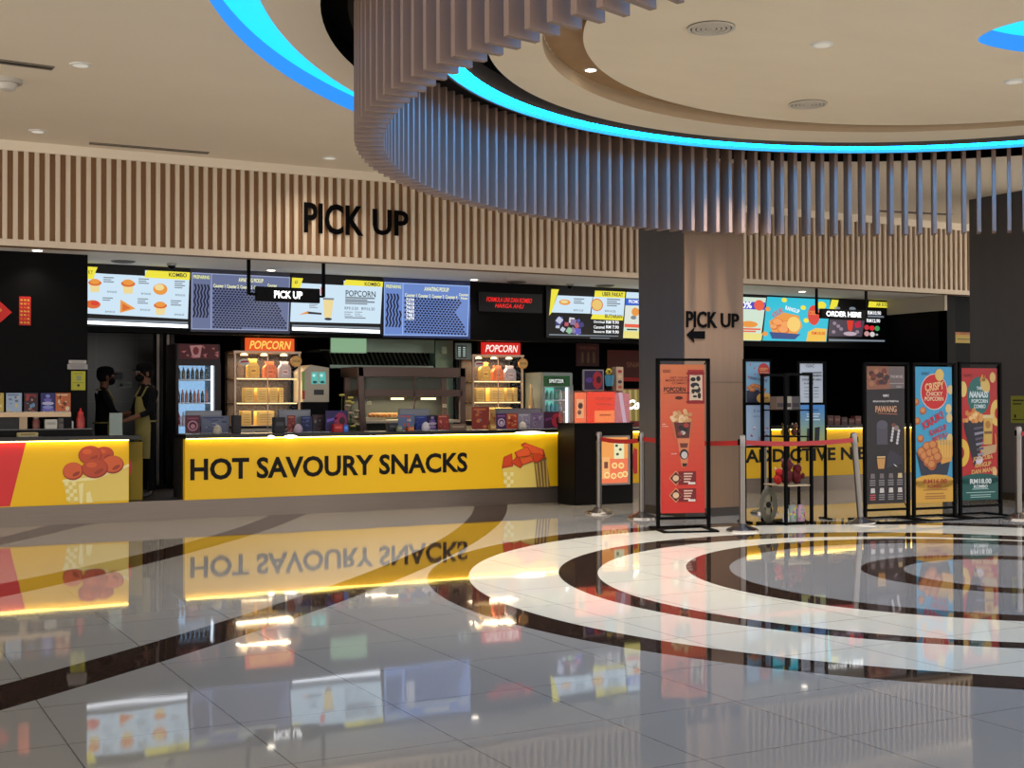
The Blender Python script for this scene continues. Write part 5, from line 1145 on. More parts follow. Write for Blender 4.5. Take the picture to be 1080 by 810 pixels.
def b1(p):
    grad(p, (206, 40, 30), (226, 124, 74))
    TX(p, 'GSC', .06, .945, .24, .965, (90, 26, 22), 3); TX(p, 'GET YOUR', .22, .905, .62, .918, (110, 26, 20), 3, .01); TX(p, 'MOVIE POPCORN', .12, .885, .72, .899, (110, 26, 20), 3, .01); TX(p, 'COMBO', .26, .867, .6, .88, (110, 26, 20), 3, .01)
    TX(p, 'POPCORN', .08, .815, .57, .848, (44, 20, 20), 3, .03); PQ(p, [(.04, .8), (.2, .812), (.62, .812), (.8, .8), (.62, .806), (.2, .806)], (44, 20, 20), 3); OV(p, .42, .775, .09, .012, (90, 30, 24), 3)
    PQ(p, [(.6, .735), (1, .735), (.985, .965), (.62, .965)], (176, 40, 36), 2); PQ(p, [(.655, .755), (.955, .755), (.95, .935), (.665, .935)], (228, 200, 170), 3); OV(p, .8, .94, .22, .012, (150, 26, 28), 4); OV(p, .8, .748, .23, .012, (150, 26, 28), 4)
    for u, v, a, b in ((.74, .9, .06, .014), (.86, .905, .05, .018), (.78, .86, .1, .018), (.84, .83, .07, .022), (.74, .82, .04, .016), (.88, .79, .04, .02), (.78, .785, .05, .008)): OV(p, u, v, a, b, (36, 28, 30), 4)
    OV(p, .81, .845, .05, .012, (220, 200, 170), 5)
    # popcorn tub over a cup
    PQ(p, [(.25, .615), (.72, .615), (.66, .5), (.33, .5)], (196, 112, 74), 3); PQ(p, [(.3, .61), (.68, .61), (.645, .505), (.36, .505)], (92, 40, 34), 4)
    rnd = random.Random(4)
    for k in range(46):
        a = rnd.random()*PI; r = rnd.random(); OV(p, .485+.25*r*math.cos(a), .615+.075*r*math.sin(a)+.005, .05, .013, ((226, 182, 128), (206, 150, 96), (240, 204, 156))[k % 3], 5+.02*k, n=9)
    for u, v, c in ((.46, .575, (40, 30, 34)), (.55, .56, (40, 30, 34)), (.5, .54, (206, 196, 186)), (.58, .59, (170, 60, 50)), (.44, .535, (150, 60, 50))): OV(p, u, v, .06, .014, c, 6)
    PQ(p, [(.38, .5), (.66, .5), (.6, .315), (.5, .305), (.47, .315)], (222, 130, 84), 3); PQ(p, [(.43, .47), (.62, .47), (.6, .44), (.45, .44)], (110, 50, 40), 4); OV(p, .53, .395, .1, .035, (46, 34, 38), 4); OV(p, .535, .39, .07, .024, (206, 196, 188), 5); PQ(p, [(.48, .335), (.6, .335), (.59, .315), (.5, .31)], (60, 30, 28), 4)
    TX(p, 'NEW', .04, .594, .12, .602, (240, 210, 190), 3); TX(p, 'FLAVOUR', .04, .58, .17, .588, (240, 210, 190), 3); TX(p, 'CUP', .24, .395, .36, .403, (240, 210, 190), 3)
    for v in (.235, .12):
        PQ(p, [(.4, v-.045), (.8, v-.045), (.8, v+.045), (.4, v+.045)], (120, 28, 28), 3); OV(p, .34, v, .15, .05, (226, 160, 110), 3, n=4); OV(p, .34, v, .13, .043, (96, 30, 26), 4, n=4); OV(p, .34, v, .07, .02, (226, 190, 150), 5)
        for k in range(4): PQ(p, [(.52, v+.025-.018*k), (.52+.2*(1-.1*k), v+.025-.018*k), (.52+.2*(1-.1*k), v+.034-.018*k), (.52, v+.034-.018*k)], (236, 190, 170), 4)
        PQ(p, [(.62, v-.042), (.78, v-.042), (.78, v-.028), (.62, v-.028)], (240, 226, 214), 5)
banner('orange-red popcorn banner stand alone in front of the wood-clad column', '', 694, 559.5, 747.5, 558.5, 378, 546.5, 697, 384.5, 743, 541.5, b1)
def b2(p):
    PQ(p, [(0, 0), (1, 0), (1, 1), (0, 1)], (34, 28, 32), 1); PQ(p, [(0, .83), (1, .84), (1, 1), (0, 1)], (116, 100, 96), 2); PQ(p, [(0, .83), (.62, .835), (.56, 1), (0, 1)], (150, 96, 70), 2.5)
    rnd = random.Random(6)
    for k in range(22): OV(p, rnd.uniform(.08, .55), rnd.uniform(.85, .97), .07, .02, ((70, 36, 34), (120, 54, 40), (176, 116, 80), (60, 40, 44))[k % 4], 3+k*.05, n=9)
    TX(p, 'THE MOVIE', .62, .915, .95, .935, (206, 190, 180), 4, .01); PQ(p, [(.6, .872), (.98, .874), (.98, .879), (.6, .877)], (170, 160, 160), 3); TX(p, 'GSC', .78, .845, .92, .858, (180, 174, 170), 4)
    TX(p, 'GSC', .42, .778, .58, .795, (230, 226, 226), 4, .04); TX(p, 'MAKANAN ISTIMEWA', .16, .738, .84, .752, (224, 218, 214), 4, .02); TX(p, 'PAWANG', .22, .665, .78, .712, (214, 160, 120), 4, .03); PQ(p, [(.28, .655), (.8, .648), (.8, .653), (.28, .66)], (180, 110, 80), 4)
    PQ(p, [(.25, .43), (.54, .43), (.54, .575), (.25, .575)], (78, 74, 84), 3); OV(p, .395, .575, .145, .032, (88, 84, 94), 3.5); PQ(p, [(.27, .33), (.48, .33), (.465, .42), (.29, .42)], (206, 152, 84), 4) if False else None
    PQ(p, [(.25, .33), (.47, .33), (.44, .255), (.28, .255)], (206, 152, 84), 5); PQ(p, [(.25, .335), (.47, .335), (.47, .345), (.25, .345)], (226, 190, 130), 6); PQ(p, [(.5, .26), (.93, .29), (.9, .34), (.62, .39), (.52, .35)], (52, 48, 60), 3)
    for u, v in ((.64, .52), (.79, .5)):
        for k in range(5): OV(p, u+.012*k, v-.06+.022*k, .035, .012, (206, 200, 200), 4, n=8)
    PQ(p, [(.68, .29), (.74, .28), (.8, .265), (.74, .27)], (226, 220, 216), 4); OV(p, .7, .57, .06, .015, (120, 70, 60), 4); OV(p, .77, .55, .07, .02, (140, 120, 116), 4)
    for r, v in ((0, .2), (1, .095)):
        for k in range(4):
            u = .14+.24*k; c = (214, 208, 200) if r else (120, 110, 110)
            PQ(p, [(u-.06, v-.015), (u+.06, v-.015), (u+.05, v+.02), (u-.05, v+.02)], c if (k != 3 or r) else (214, 190, 140), 4)
            for j in range(3): PQ(p, [(u-.08, v-.035-.016*j), (u+.07, v-.035-.016*j), (u+.07, v-.026-.016*j), (u-.08, v-.026-.016*j)], (196, 90, 90) if (r and k == 0) else (140, 134, 134), 4)
banner('dark film-menu banner stand, leftmost of three in a row', '', 912.5, 550, 958, 547.9, 382, 537.5, 915, 386.5, 954, 532, b2)
def nug(p, u, v, s, k): OV(p, u, v, s, s*.32, (176, 92, 44), k, n=12); OV(p, u-.1*s, v+.06*s, s*.7, s*.2, (214, 138, 76), k+.05, n=10)
def b3(p):
    PQ(p, [(0, 0), (1, 0), (1, 1), (0, 1)], (60, 158, 196), 1); TX(p, 'GSC', .18, .94, .4, .96, (24, 50, 70), 3)
    OV(p, .52, .815, .365, .135, (236, 200, 190), 2); OV(p, .52, .815, .345, .128, (206, 34, 34), 3); OV(p, .66, .94, .12, .045, (232, 190, 100), 5)
    TX(p, 'CRISPY', .27, .825, .78, .885, (246, 196, 130), 5, .03, rot=.12); TX(p, 'CHICKY', .3, .785, .74, .815, (246, 216, 170), 5, .02); TX(p, 'POPCORN', .26, .748, .76, .778, (246, 216, 170), 5, .02)
    TX(p, 'KRIUK!', .18, .575, .78, .635, (196, 40, 60), 5, .04, rot=.45); TX(p, 'RANGUP', .38, .51, .86, .555, (196, 60, 80), 5, .03, rot=.3); TX(p, 'BETUL!', .46, .465, .86, .5, (196, 60, 80), 5, .03, rot=.3)
    for u, v in ((.03, .74), (.22, .675), (.06, .6), (.15, .47)): nug(p, u, v, .09, 3)
    for u, v in ((.96, .83), (.9, .69), (.92, .62), (.93, .47)): OV(p, u, v, .08, .035, (226, 196, 130), 3)
    PQ(p, [(.03, .37), (.97, .34), (.86, .2), (.16, .2)], (42, 48, 66), 3); PQ(p, [(.6, .42), (.98, .42), (.98, .3), (.7, .28)], (226, 160, 72), 3.4)
    rnd = random.Random(8)
    for k in range(12): PQ(p, [(.58+.035*k, .33), (.61+.035*k, .33), (.58+.04*k, .47+.02*math.sin(k*2)), (.55+.04*k, .46)], ((236, 190, 96), (222, 160, 70))[k % 2], 3.6+.01*k)
    for k, (u, v) in enumerate(((.18, .37), (.32, .41), (.48, .42), (.25, .34), (.4, .36), (.54, .37), (.34, .3), (.48, .31), (.6, .33), (.44, .275))): nug(p, u, v, .125, 4+k*.12)
    PQ(p, [(0, 0), (1, 0), (1, .16), (0, .16)], (228, 172, 66), 6); OV(p, .5, .15, .56, .055, (228, 172, 66), 6)
    TX(p, 'RM16.00', .22, .138, .84, .172, (170, 60, 30), 7, .03); TX(p, 'KOMBO', .32, .108, .7, .13, (170, 60, 30), 7, .03)
    for v, a, b in ((.088, .2, .85), (.06, .27, .75), (.04, .25, .8), (.025, .25, .8)): PQ(p, [(a, v), (b, v), (b, v+.008), (a, v+.008)], (170, 110, 50), 7)
banner('blue crispy popcorn banner stand in the middle of three in a row', '', 964, 547.7, 1007, 545.7, 382.5, 536, 965.5, 387, 1004, 530.5, b3)
def b4(p):
    PQ(p, [(0, 0), (1, 0), (1, 1), (0, 1)], (190, 36, 38), 1); TX(p, 'GSC', .1, .935, .34, .955, (90, 16, 20), 3)
    OV(p, .5, .79, .31, .145, (38, 106, 98), 2); OV(p, .68, .87, .12, .06, (232, 190, 100), 3, rot=.4); PQ(p, [(.52, .905), (.6, .955), (.64, .92), (.68, .95), (.68, .9)], (226, 150, 60), 3)
    OV(p, .88, .93, .08, .04, (236, 190, 110), 3); OV(p, .08, .84, .1, .06, (236, 200, 110), 3); OV(p, .98, .66, .17, .1, (238, 196, 100), 3); OV(p, .99, .655, .06, .04, (190, 36, 38), 4); OV(p, .04, .36, .2, .105, (238, 190, 70), 3); OV(p, .02, .36, .08, .045, (170, 40, 36), 4); OV(p, .92, .21, .06, .035, (238, 200, 130), 3)
    TX(p, 'THE', .44, .835, .58, .86, (226, 236, 230), 5, .03); TX(p, 'NANASS', .24, .775, .76, .825, (222, 236, 232), 5, .04, shear=.2); TX(p, 'POPCORN', .3, .735, .74, .765, (222, 236, 232), 5, .03); TX(p, 'COMBO', .36, .695, .68, .725, (222, 236, 232), 5, .03)
    PQ(p, [(.1, .6), (.62, .6), (.62, .48), (.42, .26), (.36, .26), (.1, .55)], (34, 30, 44), 3)
    rnd = random.Random(12)
    for k in range(48): a = rnd.random()*PI; r = rnd.random(); OV(p, .34+.26*r*math.cos(a), .6+.085*r*math.sin(a), .05, .018, ((230, 160, 84), (246, 200, 130), (214, 130, 60))[k % 3], 4+.02*k, n=8)
    for k in range(6): PQ(p, [(.35+.02*k, .55-.04*k), (.62, .56-.04*k), (.62, .545-.04*k), (.36+.02*k, .53-.04*k)], (150, 146, 160) if k % 2 else (90, 84, 100), 5)
    PQ(p, [(.62, .42), (.85, .42), (.87, .63), (.63, .63)], (220, 176, 84), 4); PQ(p, [(.6, .62), (.89, .62), (.89, .645), (.6, .645)], (232, 206, 140), 5); PQ(p, [(.64, .5), (.85, .5), (.85, .52), (.64, .52)], (130, 90, 50), 5); OV(p, .74, .57, .07, .03, (190, 120, 50), 5)
    PQ(p, [(.5, .4), (.98, .42), (.95, .36), (.6, .33)], (206, 170, 120), 4); PQ(p, [(.92, .5), (.95, .5), (.98, .42), (.94, .42)], (226, 140, 60), 5); OV(p, .5, .3, .1, .03, (226, 216, 220), 5, rot=.6)
    TX(p, 'JOM CUBA', .32, .295, .86, .335, (238, 186, 110), 5, .03, shear=.2, rot=.1); TX(p, 'RANGUP', .38, .25, .82, .285, (238, 186, 110), 5, .03, shear=.2, rot=.1); TX(p, 'DAN MANIS', .28, .205, .94, .24, (238, 186, 110), 5, .03, shear=.2, rot=.1)
    PQ(p, [(0, 0), (1, 0), (1, .165), (0, .165)], (24, 92, 84), 6); OV(p, .5, .155, .56, .045, (24, 92, 84), 6)
    TX(p, 'RM18.00', .24, .122, .82, .162, (224, 236, 230), 7, .04); TX(p, 'KOMBO', .34, .09, .72, .115, (224, 236, 230), 7, .04)
    for v, a, b in ((.08, .3, .74), (.055, .14, .92), (.035, .25, .8), (.02, .25, .8)): PQ(p, [(a, v), (b, v), (b, v+.006), (a, v+.006)], (170, 206, 196), 7)
banner('red and green pineapple popcorn banner stand, rightmost of three in a row', '', 1013, 545.4, 1055.5, 543.5, 382, 533.5, 1013.5, 388.5, 1051.5, 528, b4)

# black poster frames near the column
def poster_frame(label, xl, yl, xr_, yr, ytop, posters, group='black poster frames'):
    a, b = post_feet(xl, yl, xr_, yr); ux = (b-a).normalized(); W_ = (b-a).length
    t = thing('poster_frame', label, 'poster stand', a, ux, group=group); p0 = Panel(a, ux, -.012); ht = p0.loc((xl+xr_)/2, ytop)[1]
    for u in (0, W_): MB().box((u-.016, -.016, .0), (u+.016, .016, ht), BLKMET, .003).build('post', t)
    MB().box((0, -.016, ht-.03), (W_, .016, ht), BLKMET).build('top_bar', t)
    for u in (0, W_): MB().box((u-.02, -.13, 0), (u+.02, .13, .02), BLKMET).build('foot', t)
    for x0, y0, x1, y1, d in posters:
        p = Panel(a, ux, -.012); A = p.loc(x0, y1); B = p.loc(x1, y0); p.mb.box((A[0], -.012, A[1]), (B[0], .0, B[1]), pl((206, 214, 220), .25)); p.w = B[0]-A[0]; p.h = B[1]-A[1]
        p.q = (lambda A, w, h: lambda u, v: (A[0]+u*w, A[1]+v*h))(A, p.w, p.h); p.clip = (A[0], A[1], B[0], B[1]); d(p); p.build('poster', t)
        MB().box((0, -.01, A[1]-.028), (W_, .01, A[1]-.002), BLKMET).build('cross_bar', t)
    return t
def pa(p):
    PQ(p, [(0, 0), (1, 0), (1, 1), (0, 1)], (128, 176, 200), 1); OV(p, .74, .76, .25, .17, (196, 40, 40), 3); TX(p, 'CRISPY', .56, .75, .92, .82, (236, 170, 90), 4, .02); TX(p, 'POPCORN', .56, .69, .92, .73, (236, 190, 120), 4, .01); TX(p, 'KRIUK! RANGUP', .12, .52, .9, .58, (90, 60, 90), 4, .02, rot=-.15)
    for u, v in ((.12, .88), (.3, .8), (.05, .6), (.32, .66)): PQ(p, [(u, v), (u+.07, v+.05), (u+.05, v-.02)], (190, 70, 70), 3)
    PQ(p, [(0, 0), (1, 0), (.5, .3), (0, .28)], (40, 40, 60), 2)
    for k, (u, v) in enumerate(((.15, .35), (.3, .4), (.45, .38), (.25, .3), (.6, .35), (.7, .3))): nug(p, u, v, .15, 3+k*.1)
    OV(p, .75, .1, .33, .13, (232, 170, 70), 5); TX(p, 'RM16.00', .6, .09, .92, .13, (120, 40, 30), 6, .02)
def pb(p):
    PQ(p, [(0, 0), (1, 0), (1, 1), (0, 1)], (170, 198, 226), 1); TX(p, '3 in 1', .3, .83, .72, .89, (90, 110, 180), 3, .02); TX(p, 'SNACK PACK', .28, .7, .75, .74, (110, 120, 180), 3, .01)
    rnd = random.Random(21)
    for k in range(14): OV(p, rnd.uniform(.2, .9), rnd.uniform(.08, .55), .05, .018, ((206, 130, 160), (190, 60, 80), (230, 230, 240), (130, 90, 120))[k % 4], 3)
def pc(p):
    PQ(p, [(0, 0), (1, 0), (1, 1), (0, 1)], (214, 220, 226), 1); TX(p, 'GSC', .28, .87, .65, .94, (70, 80, 96), 3, .01); PQ(p, [(.1, .72), (.95, .73), (.95, .755), (.1, .745)], (24, 26, 30), 3); TX(p, 'TO OUR GUESTS', .12, .64, .95, .69, (20, 22, 26), 3, .03); TX(p, 'COUNTER INFO', .1, .54, .95, .59, (20, 22, 26), 3, .03); TX(p, 'IS HERE', .2, .45, .6, .49, (20, 22, 26), 3, .03)
    for k in range(4): PQ(p, [(.2, .36-.08*k), (.45, .36-.08*k), (.45, .38-.08*k), (.2, .38-.08*k)], (150, 160, 166), 3); PQ(p, [(.6, .36-.08*k), (.82, .36-.08*k), (.82, .38-.08*k), (.6, .38-.08*k)], (150, 160, 166) if k else (40, 40, 44), 3)
def pd(p):
    for i in range(12):
        f = i/11; PQ(p, [(0, i/12), (1, i/12), (1, (i+1)/12), (0, (i+1)/12)], (int(190-110*f), int(196-46*f), int(110+110*f)), 1)
    for v, a, b in ((.76, .25, .8), (.7, .25, .75), (.62, .2, .8)): PQ(p, [(a, v), (b, v), (b, v+.03), (a, v+.03)], (226, 236, 244), 3)
    TX(p, 'NEW DRINK', .25, .85, .75, .9, (40, 80, 160), 3, .02); PQ(p, [(.24, .1), (.42, .1), (.4, .42), (.26, .42)], (36, 36, 44), 3); PQ(p, [(.56, .06), (.76, .08), (.8, .46), (.58, .44)], (28, 28, 34), 3)
poster_frame('black frame with crispy popcorn poster above a pale blue poster next to the column', 785.7, 551, 812.5, 549.5, 379, [(787.2, 380, 811.5, 424.5, pa), (787.2, 427.3, 811.5, 470, pb)])
poster_frame('black frame with white notice poster above a blue-green drink poster', 842.8, 548.5, 870.8, 547.5, 381, [(843.2, 382, 867.5, 424.5, pc), (844.5, 427, 869.5, 470, pd)])
# open merchandise cage
a = Fl(806, 551.5); b = Fl(829, 554); ux = (Fl(856, 552.5)-b).normalized(); b2_ = Fl(856, 552.5)
t = thing('merchandise_rack', 'open black merchandise rack with red toys between the two poster frames', 'display rack', b, ux); W_ = (b2_-b).length; p0 = Panel(b, ux, 0); ht = p0.loc(842, 393.5)[1]; DP = .45
for u, v in ((0, 0), (W_, 0), (0, DP), (W_, DP)): MB().box((u-.018, v-.018, 0), (u+.018, v+.018, ht), BLKMET, .003).build('post', t)
for v in (0, DP): MB().box((0, v-.015, ht-.03), (W_, v+.015, ht), BLKMET).build('top_bar', t)
zs3 = p0.loc(842, 511.5)[1]; zs4 = p0.loc(842, 432)[1]; zs5 = p0.loc(842, 460)[1]
SHELF = M((170, 150, 120), .4)
for z in (zs3, zs4, zs5): MB().box((-.0, .0, z-.015), (W_, DP, z), SHELF if z == zs3 else BLKMET, .003).build('shelf', t)
MB().box((0, 0, .01), (W_, DP, .03), BLKMET).build('base_plate', t)
inv = lambda u, v, z: b+ux*u+Vector((-ux.y, ux.x, 0))*v+Vector((0, 0, z))
def plush(label, u, z, s, c, c2):
    q = inv(u, .2, z); t = thing('plush_toy', label, 'toy', q, ux, group='toys on the merchandise rack'); MB().ball((0, 0, s*.5), (s*.42, s*.36, s*.5), pl(c, 0, .9), 12, 9).build('body', t, smooth=True); MB().ball((0, -.02, s*1.15), (s*.36, s*.33, s*.34), pl(c, 0, .9), 12, 9).build('head', t, smooth=True)
    for s_ in (-1, 1): MB().ball((s_*s*.28, 0, s*1.45), (s*.12, s*.08, s*.15), pl(c2, 0, .9), 8, 6).build('ear', t, smooth=True); MB().ball((s_*s*.4, -.05, s*.6), (s*.14, s*.14, s*.25), pl(c, 0, .9), 8, 6).build('arm', t, smooth=True)
    MB().ball((0, -s*.3, s*1.08), (s*.15, s*.08, s*.1), pl(c2, 0, .9), 8, 6).build('muzzle', t, smooth=True)
plush('maroon plush toy in the middle of the rack shelf', W_*.42, zs3, .2, (96, 26, 34), (150, 90, 90)); plush('dark red plush toy at the right of the rack shelf', W_*.82, zs3, .16, (120, 30, 34), (170, 110, 100)); plush('bright red plush toy at the left of the rack shelf', W_*.1, zs3, .13, (190, 34, 28), (226, 190, 170))
plush('yellow plush toy on the upper rack shelf', W_*.35, zs5, .1, (190, 150, 50), (120, 80, 30)); plush('brown plush toy on the upper rack shelf', W_*.75, zs5, .1, (120, 76, 56), (200, 180, 160))
for k, (u, c, lb) in enumerate(((.12, (120, 96, 78), 'brown'), (.4, (190, 180, 160), 'cream'), (.72, (96, 86, 84), 'dark grey'))):
    q = inv(W_*u, .15, zs4); t = thing('printed_carton', '%s printed carton on the top shelf of the merchandise rack' % lb, 'carton', q, ux, group='cartons on the merchandise rack'); MB().box((-.07, 0, 0), (.07, .12, .16), pl(c), .004).build('carton_body', t); p = Panel(q, ux); p.poly([(-.05, .03), (.05, .03), (.05, .08), (-.05, .08)], pl((60, 50, 50)), 1, False); p.build('carton_print', t)
def gift_bag(label, x, y, wpx, hpx, c, c2):
    q = inv(max(.05, min(W_-.05, (Fl(x, y)-b).dot(ux))), .08, .03); s = .0118; w = wpx*s/2; h = hpx*s
    t = thing('gift_bag', label, 'bag', q, ux, group='bags at the foot of the rack'); MB().lathe((0, 0, 0), [(w*.95, 0), (w, h*.3), (w*.92, h*.7), (w*.7, h*.9), (w*.8, h)], pl(c, 0, .3), 12, .6).build('bag_body', t, smooth=True)
    mb = MB(); rnd = random.Random(int(x)); cs = [c2, (90, 170, 90), (220, 200, 60), (190, 70, 110), (110, 140, 210)]
    for k in range(9): a = rnd.uniform(-2.4, -.7); z = rnd.uniform(.15, .85)*h; mb.ball((w*.86*math.cos(a), w*.55*math.sin(a), z), (w*.24, w*.12, w*.22), pl(cs[k % 5]), 7, 5)
    mb.build('colourful_sweet', t, smooth=True)['kind'] = 'stuff'
gift_bag('clear bag of yellow and green sweets at the rack foot', 837, 553, 11, 17, (150, 160, 150), (236, 220, 60)); gift_bag('clear bag of pink sweets at the right of the rack foot', 850, 553, 10, 17, (190, 150, 170), (206, 110, 150)); gift_bag('plain white bag at the left of the rack foot', 828, 553, 8, 13, (214, 214, 214), (226, 226, 226))
q = inv(-.14, .2, 0); t = thing('floor_fan', 'dark oval floor fan standing left of the merchandise rack', 'fan', q, ux); MB().box((-.09, -.1, 0), (.09, .1, .03), BLACK, .01).build('base', t)
mb = MB()
for k in range(5): r = .21-.02*k; pts = [(r*.6*math.cos(i*PI/10), -.05, .24+r*math.sin(i*PI/10)) for i in range(21)]; mb.tube(pts, .008, M((70, 66, 52), .5), 6, False)
mb.build('guard', t, smooth=True); mb = MB(); mb.ball((0, -.04, .24), (.04, .03, .04), DARK, 8, 6); mb.build('hub', t, smooth=True)
for k in range(4): a = k*PI/2; MB().box((-.03, -.045, 0), (.03, -.035, .15), M((96, 88, 66), .4)).build('blade', t); o = t.children[-1] if t.children else None
for k, o in enumerate([c for c in col.objects if c.parent == t and c.name.startswith('blade')]): o.location = (0, 0, .24); o.rotation_euler = (0, k*PI/2, 0)
MB().box((-.015, -.02, .03), (.015, .01, .1), BLACK).build('neck', t)

#@@SECTION stanchions
def stanchion(label, x, y, ytop, belt_to=None, lean=0.0, patch=False):
    q = Fl(x, y); d = (q-EYE).dot(_fw); pt = P(x, ytop, q.y); h = pt.z
    t = thing('belt_stanchion', label, 'stanchion', q, group='chrome belt stanchions'); r = .185
    if lean: t.rotation_euler = (0, lean, YAW*-1)
    MB().lathe((0, 0, 0), [(r, 0), (r, .018), (r*.9, .03), (r*.45, .06), (.05, .085)], CHROME, 28).build('base', t, smooth=True)
    MB().lathe((0, 0, .07), [(.036, 0), (.036, h-.2)], STEEL, 18).build('post', t, smooth=True)
    MB().lathe((0, 0, h-.14), [(.038, 0), (.04, .01), (.04, .1), (.038, .13), (.02, .14)], M((120, 116, 114), .3, .8), 18).build('head', t, smooth=True)
    MB().box((-.05, -.012, h-.12), (.05, .012, h-.05), BLKMET).build('belt_clip', t)
    if belt_to is not None:
        e = belt_to-q; e.z = 0; n = Vector((-e.y, e.x, 0)).normalized()*.003; mb = MB(); R_ = t.rotation_euler.to_matrix().inverted()
        A = Vector((0, 0, h-.115)); B = e+Vector((0, 0, h-.115)); up = Vector((0, 0, .055)); N_ = 8
        def pp(f, s_, u): v = A.lerp(B, f)+n*s_+up*u-Vector((0, 0, .03*4*f*(1-f))); return R_ @ v if lean else v
        for i in range(N_):
            f, g = i/N_, (i+1)/N_
            mb.face([pp(f, 1, 0), pp(g, 1, 0), pp(g, 1, 1), pp(f, 1, 1)], M((150, 13, 19), .5)); mb.face([pp(f, -1, 1), pp(g, -1, 1), pp(g, -1, 0), pp(f, -1, 0)], M((150, 13, 19), .5)); mb.face([pp(f, -1, 1), pp(f, 1, 1), pp(g, 1, 1), pp(g, -1, 1)], M((150, 13, 19), .5))
        mb.build('red_belt', t)
    return q, t
s1 = (632, 541.5); s2 = (677, 546.5); s3 = (783, 560); s4 = (908, 552.5); s5 = (1074.5, 547.5)
stanchion('chrome belt stanchion in front of the black kiosk', *s1, 455.5, Fl(*s2)); stanchion('chrome belt stanchion between the kiosk and the orange-red banner', *s2, 455.5, Fl(*s3))
stanchion('chrome belt stanchion at the right edge of the wood-clad column', *s3, 458.5, Fl(*s4)+Vector((-.1, .02, 0))); stanchion('leaning chrome belt stanchion left of the dark film-menu banner', *s4, 456, None, -.075); stanchion('chrome belt stanchion before the grey column at the picture edge', *s5, 449.5, Fl(1150, 549))
stanchion('chrome stanchion behind the black frame with crispy popcorn poster', 806, 541, 456)
# notice on the grey column at right
q = PX(1066, 446, RX-.012); q1 = PX(1095, 417, RX-.012)
z1 = PX(1066, 417.5, RX-.012).z; ln_ = q.y-q1.y
t = thing('column_notice', 'yellow-green notice panel on the grey column at the picture edge', 'notice', (RX-.004, q.y, q.z), (0, -1, 0)); MB().box((0, -.006, 0), (max(.25, ln_), .004, z1-q.z), pl((170, 172, 60)), .003).build('sheet', t)
p = Panel((RX-.004, q.y, q.z), (0, -1, 0), -.006); hh = z1-q.z; p.poly([(.04, hh*.8), (.24, hh*.8), (.24, hh*.86), (.04, hh*.86)], pl((60, 60, 30)), 1, False); p.poly([(.04, hh*.68), (.2, hh*.68), (.2, hh*.73), (.04, hh*.73)], pl((60, 60, 30)), 1, False); p.oval(.08, hh*.25, .02, .03, pl((30, 30, 20)), 1, False); p.poly([(.03, hh*.1), (.24, hh*.1), (.24, hh*.15), (.03, hh*.15)], pl((80, 84, 30)), 1, False); p.build('print', t)
# dim goods on the right counter
rnd = random.Random(31)
for k, x in enumerate((873, 880, 887.5, 895, 902)):
    small_box('dim red-brown snack carton on the right counter, %s from the left' % ORD[k], x, 440+rnd.uniform(-2, 3), x+6.5, YC+.15, ((86, 40, 34), (110, 50, 44), (70, 36, 34))[k % 3], 'snack_carton', 'carton')
# dark shelving and pipes at right rear
q = P(1012, 400, 16.38)

#@@SECTION ceiling_fixtures
def vent(label, x, y, rr, z):
    q = Fl(x, y, z); t = thing('round_air_vent', label, 'vent', (q.x, q.y, z), group='round air vents in the ceiling disc'); GV = M((206, 196, 178), .5); DKV = M((40, 37, 33), .7)
    MB().lathe((0, 0, -.006), [(rr, 0), (rr, .006)], DKV, 32).build('opening', t)
    for k in range(5):
        r = rr*(1-.2*k); mb = MB(); annulus(mb, (0, 0), max(r-.026, 0), r, -.016, GV, 36); wall_strip(mb, circle((0, 0), r, 36), -.016, -.006, GV); wall_strip(mb, circle((0, 0), max(r-.026, .001), 36), -.016, -.006, GV)
        mb.build('ring_blade', t, smooth=True)
vent('round air vent near the top of the ceiling disc', 750, 29, .2, CZ+.005); vent('round air vent at the far side of the ceiling disc', 852, 109.5, .2, CZ+.005)
def slot(label, x0, y0, x1, y1, wd=.09):
    a = Fl(x0, y0, CZ); b = Fl(x1, y1, CZ); u = (b-a).normalized(); L = (b-a).length; t = thing('slot_vent', label, 'vent', a, u, group='linear slot vents in the outer ceiling'); FRM = M((140, 128, 112), .6)
    MB().box((0, -wd/2, -.006), (L, wd/2, 0), M((16, 14, 14), .8)).build('opening', t)
    for v in (-wd/2, wd/2-.012, -.006): MB().box((0, v, -.014), (L, v+.012, -.002), FRM if v != -.006 else M((60, 54, 50), .6)).build('blade', t)
slot('long slot vent above the left part of the slatted fascia', 94.5, 150.5, 220, 161); slot('slot vent cut by the left picture edge in the beige ceiling', -20, 61.5, 56, 71.5, .12); slot('slot vent seen through the ring fins above the right fascia', 925, 222, 1003, 226)
q = Fl(8, 84, CZ); t = thing('smoke_detector', 'white dome detector on the ceiling at the left picture edge', 'detector', q); MB().lathe((0, 0, -.04), [(.13, 0), (.14, .02), (.14, .04)], M((190, 184, 174), .5), 24).build('base', t, smooth=True); MB().lathe((0, 0, -.11), [(.03, 0), (.07, .012), (.085, .04), (.085, .075)], M((206, 200, 190), .5), 24).build('dome', t, smooth=True)
for k, (x, y, lb) in enumerate(((85, 68, 'dim downlight beside the left slot vent in the beige ceiling'), (35, 144, 'dim downlight above the far left end of the slatted fascia'), (338, 171, 'dim downlight above the fascia lettering'), (867, 46.5, 'dim downlight in the middle of the ceiling disc'), (1070, 85.5, 'dim downlight at the right of the ceiling disc'))):
    q = Fl(x, y, CZ+(.005 if x > 800 else 0)); downlight(q.x, q.y-(.35 if k in (1, 2) else 0), q.z, lb, (430, 0, 50, 460, 0)[k], 'dim ceiling downlights', 2.5, lit=False, r=.07)
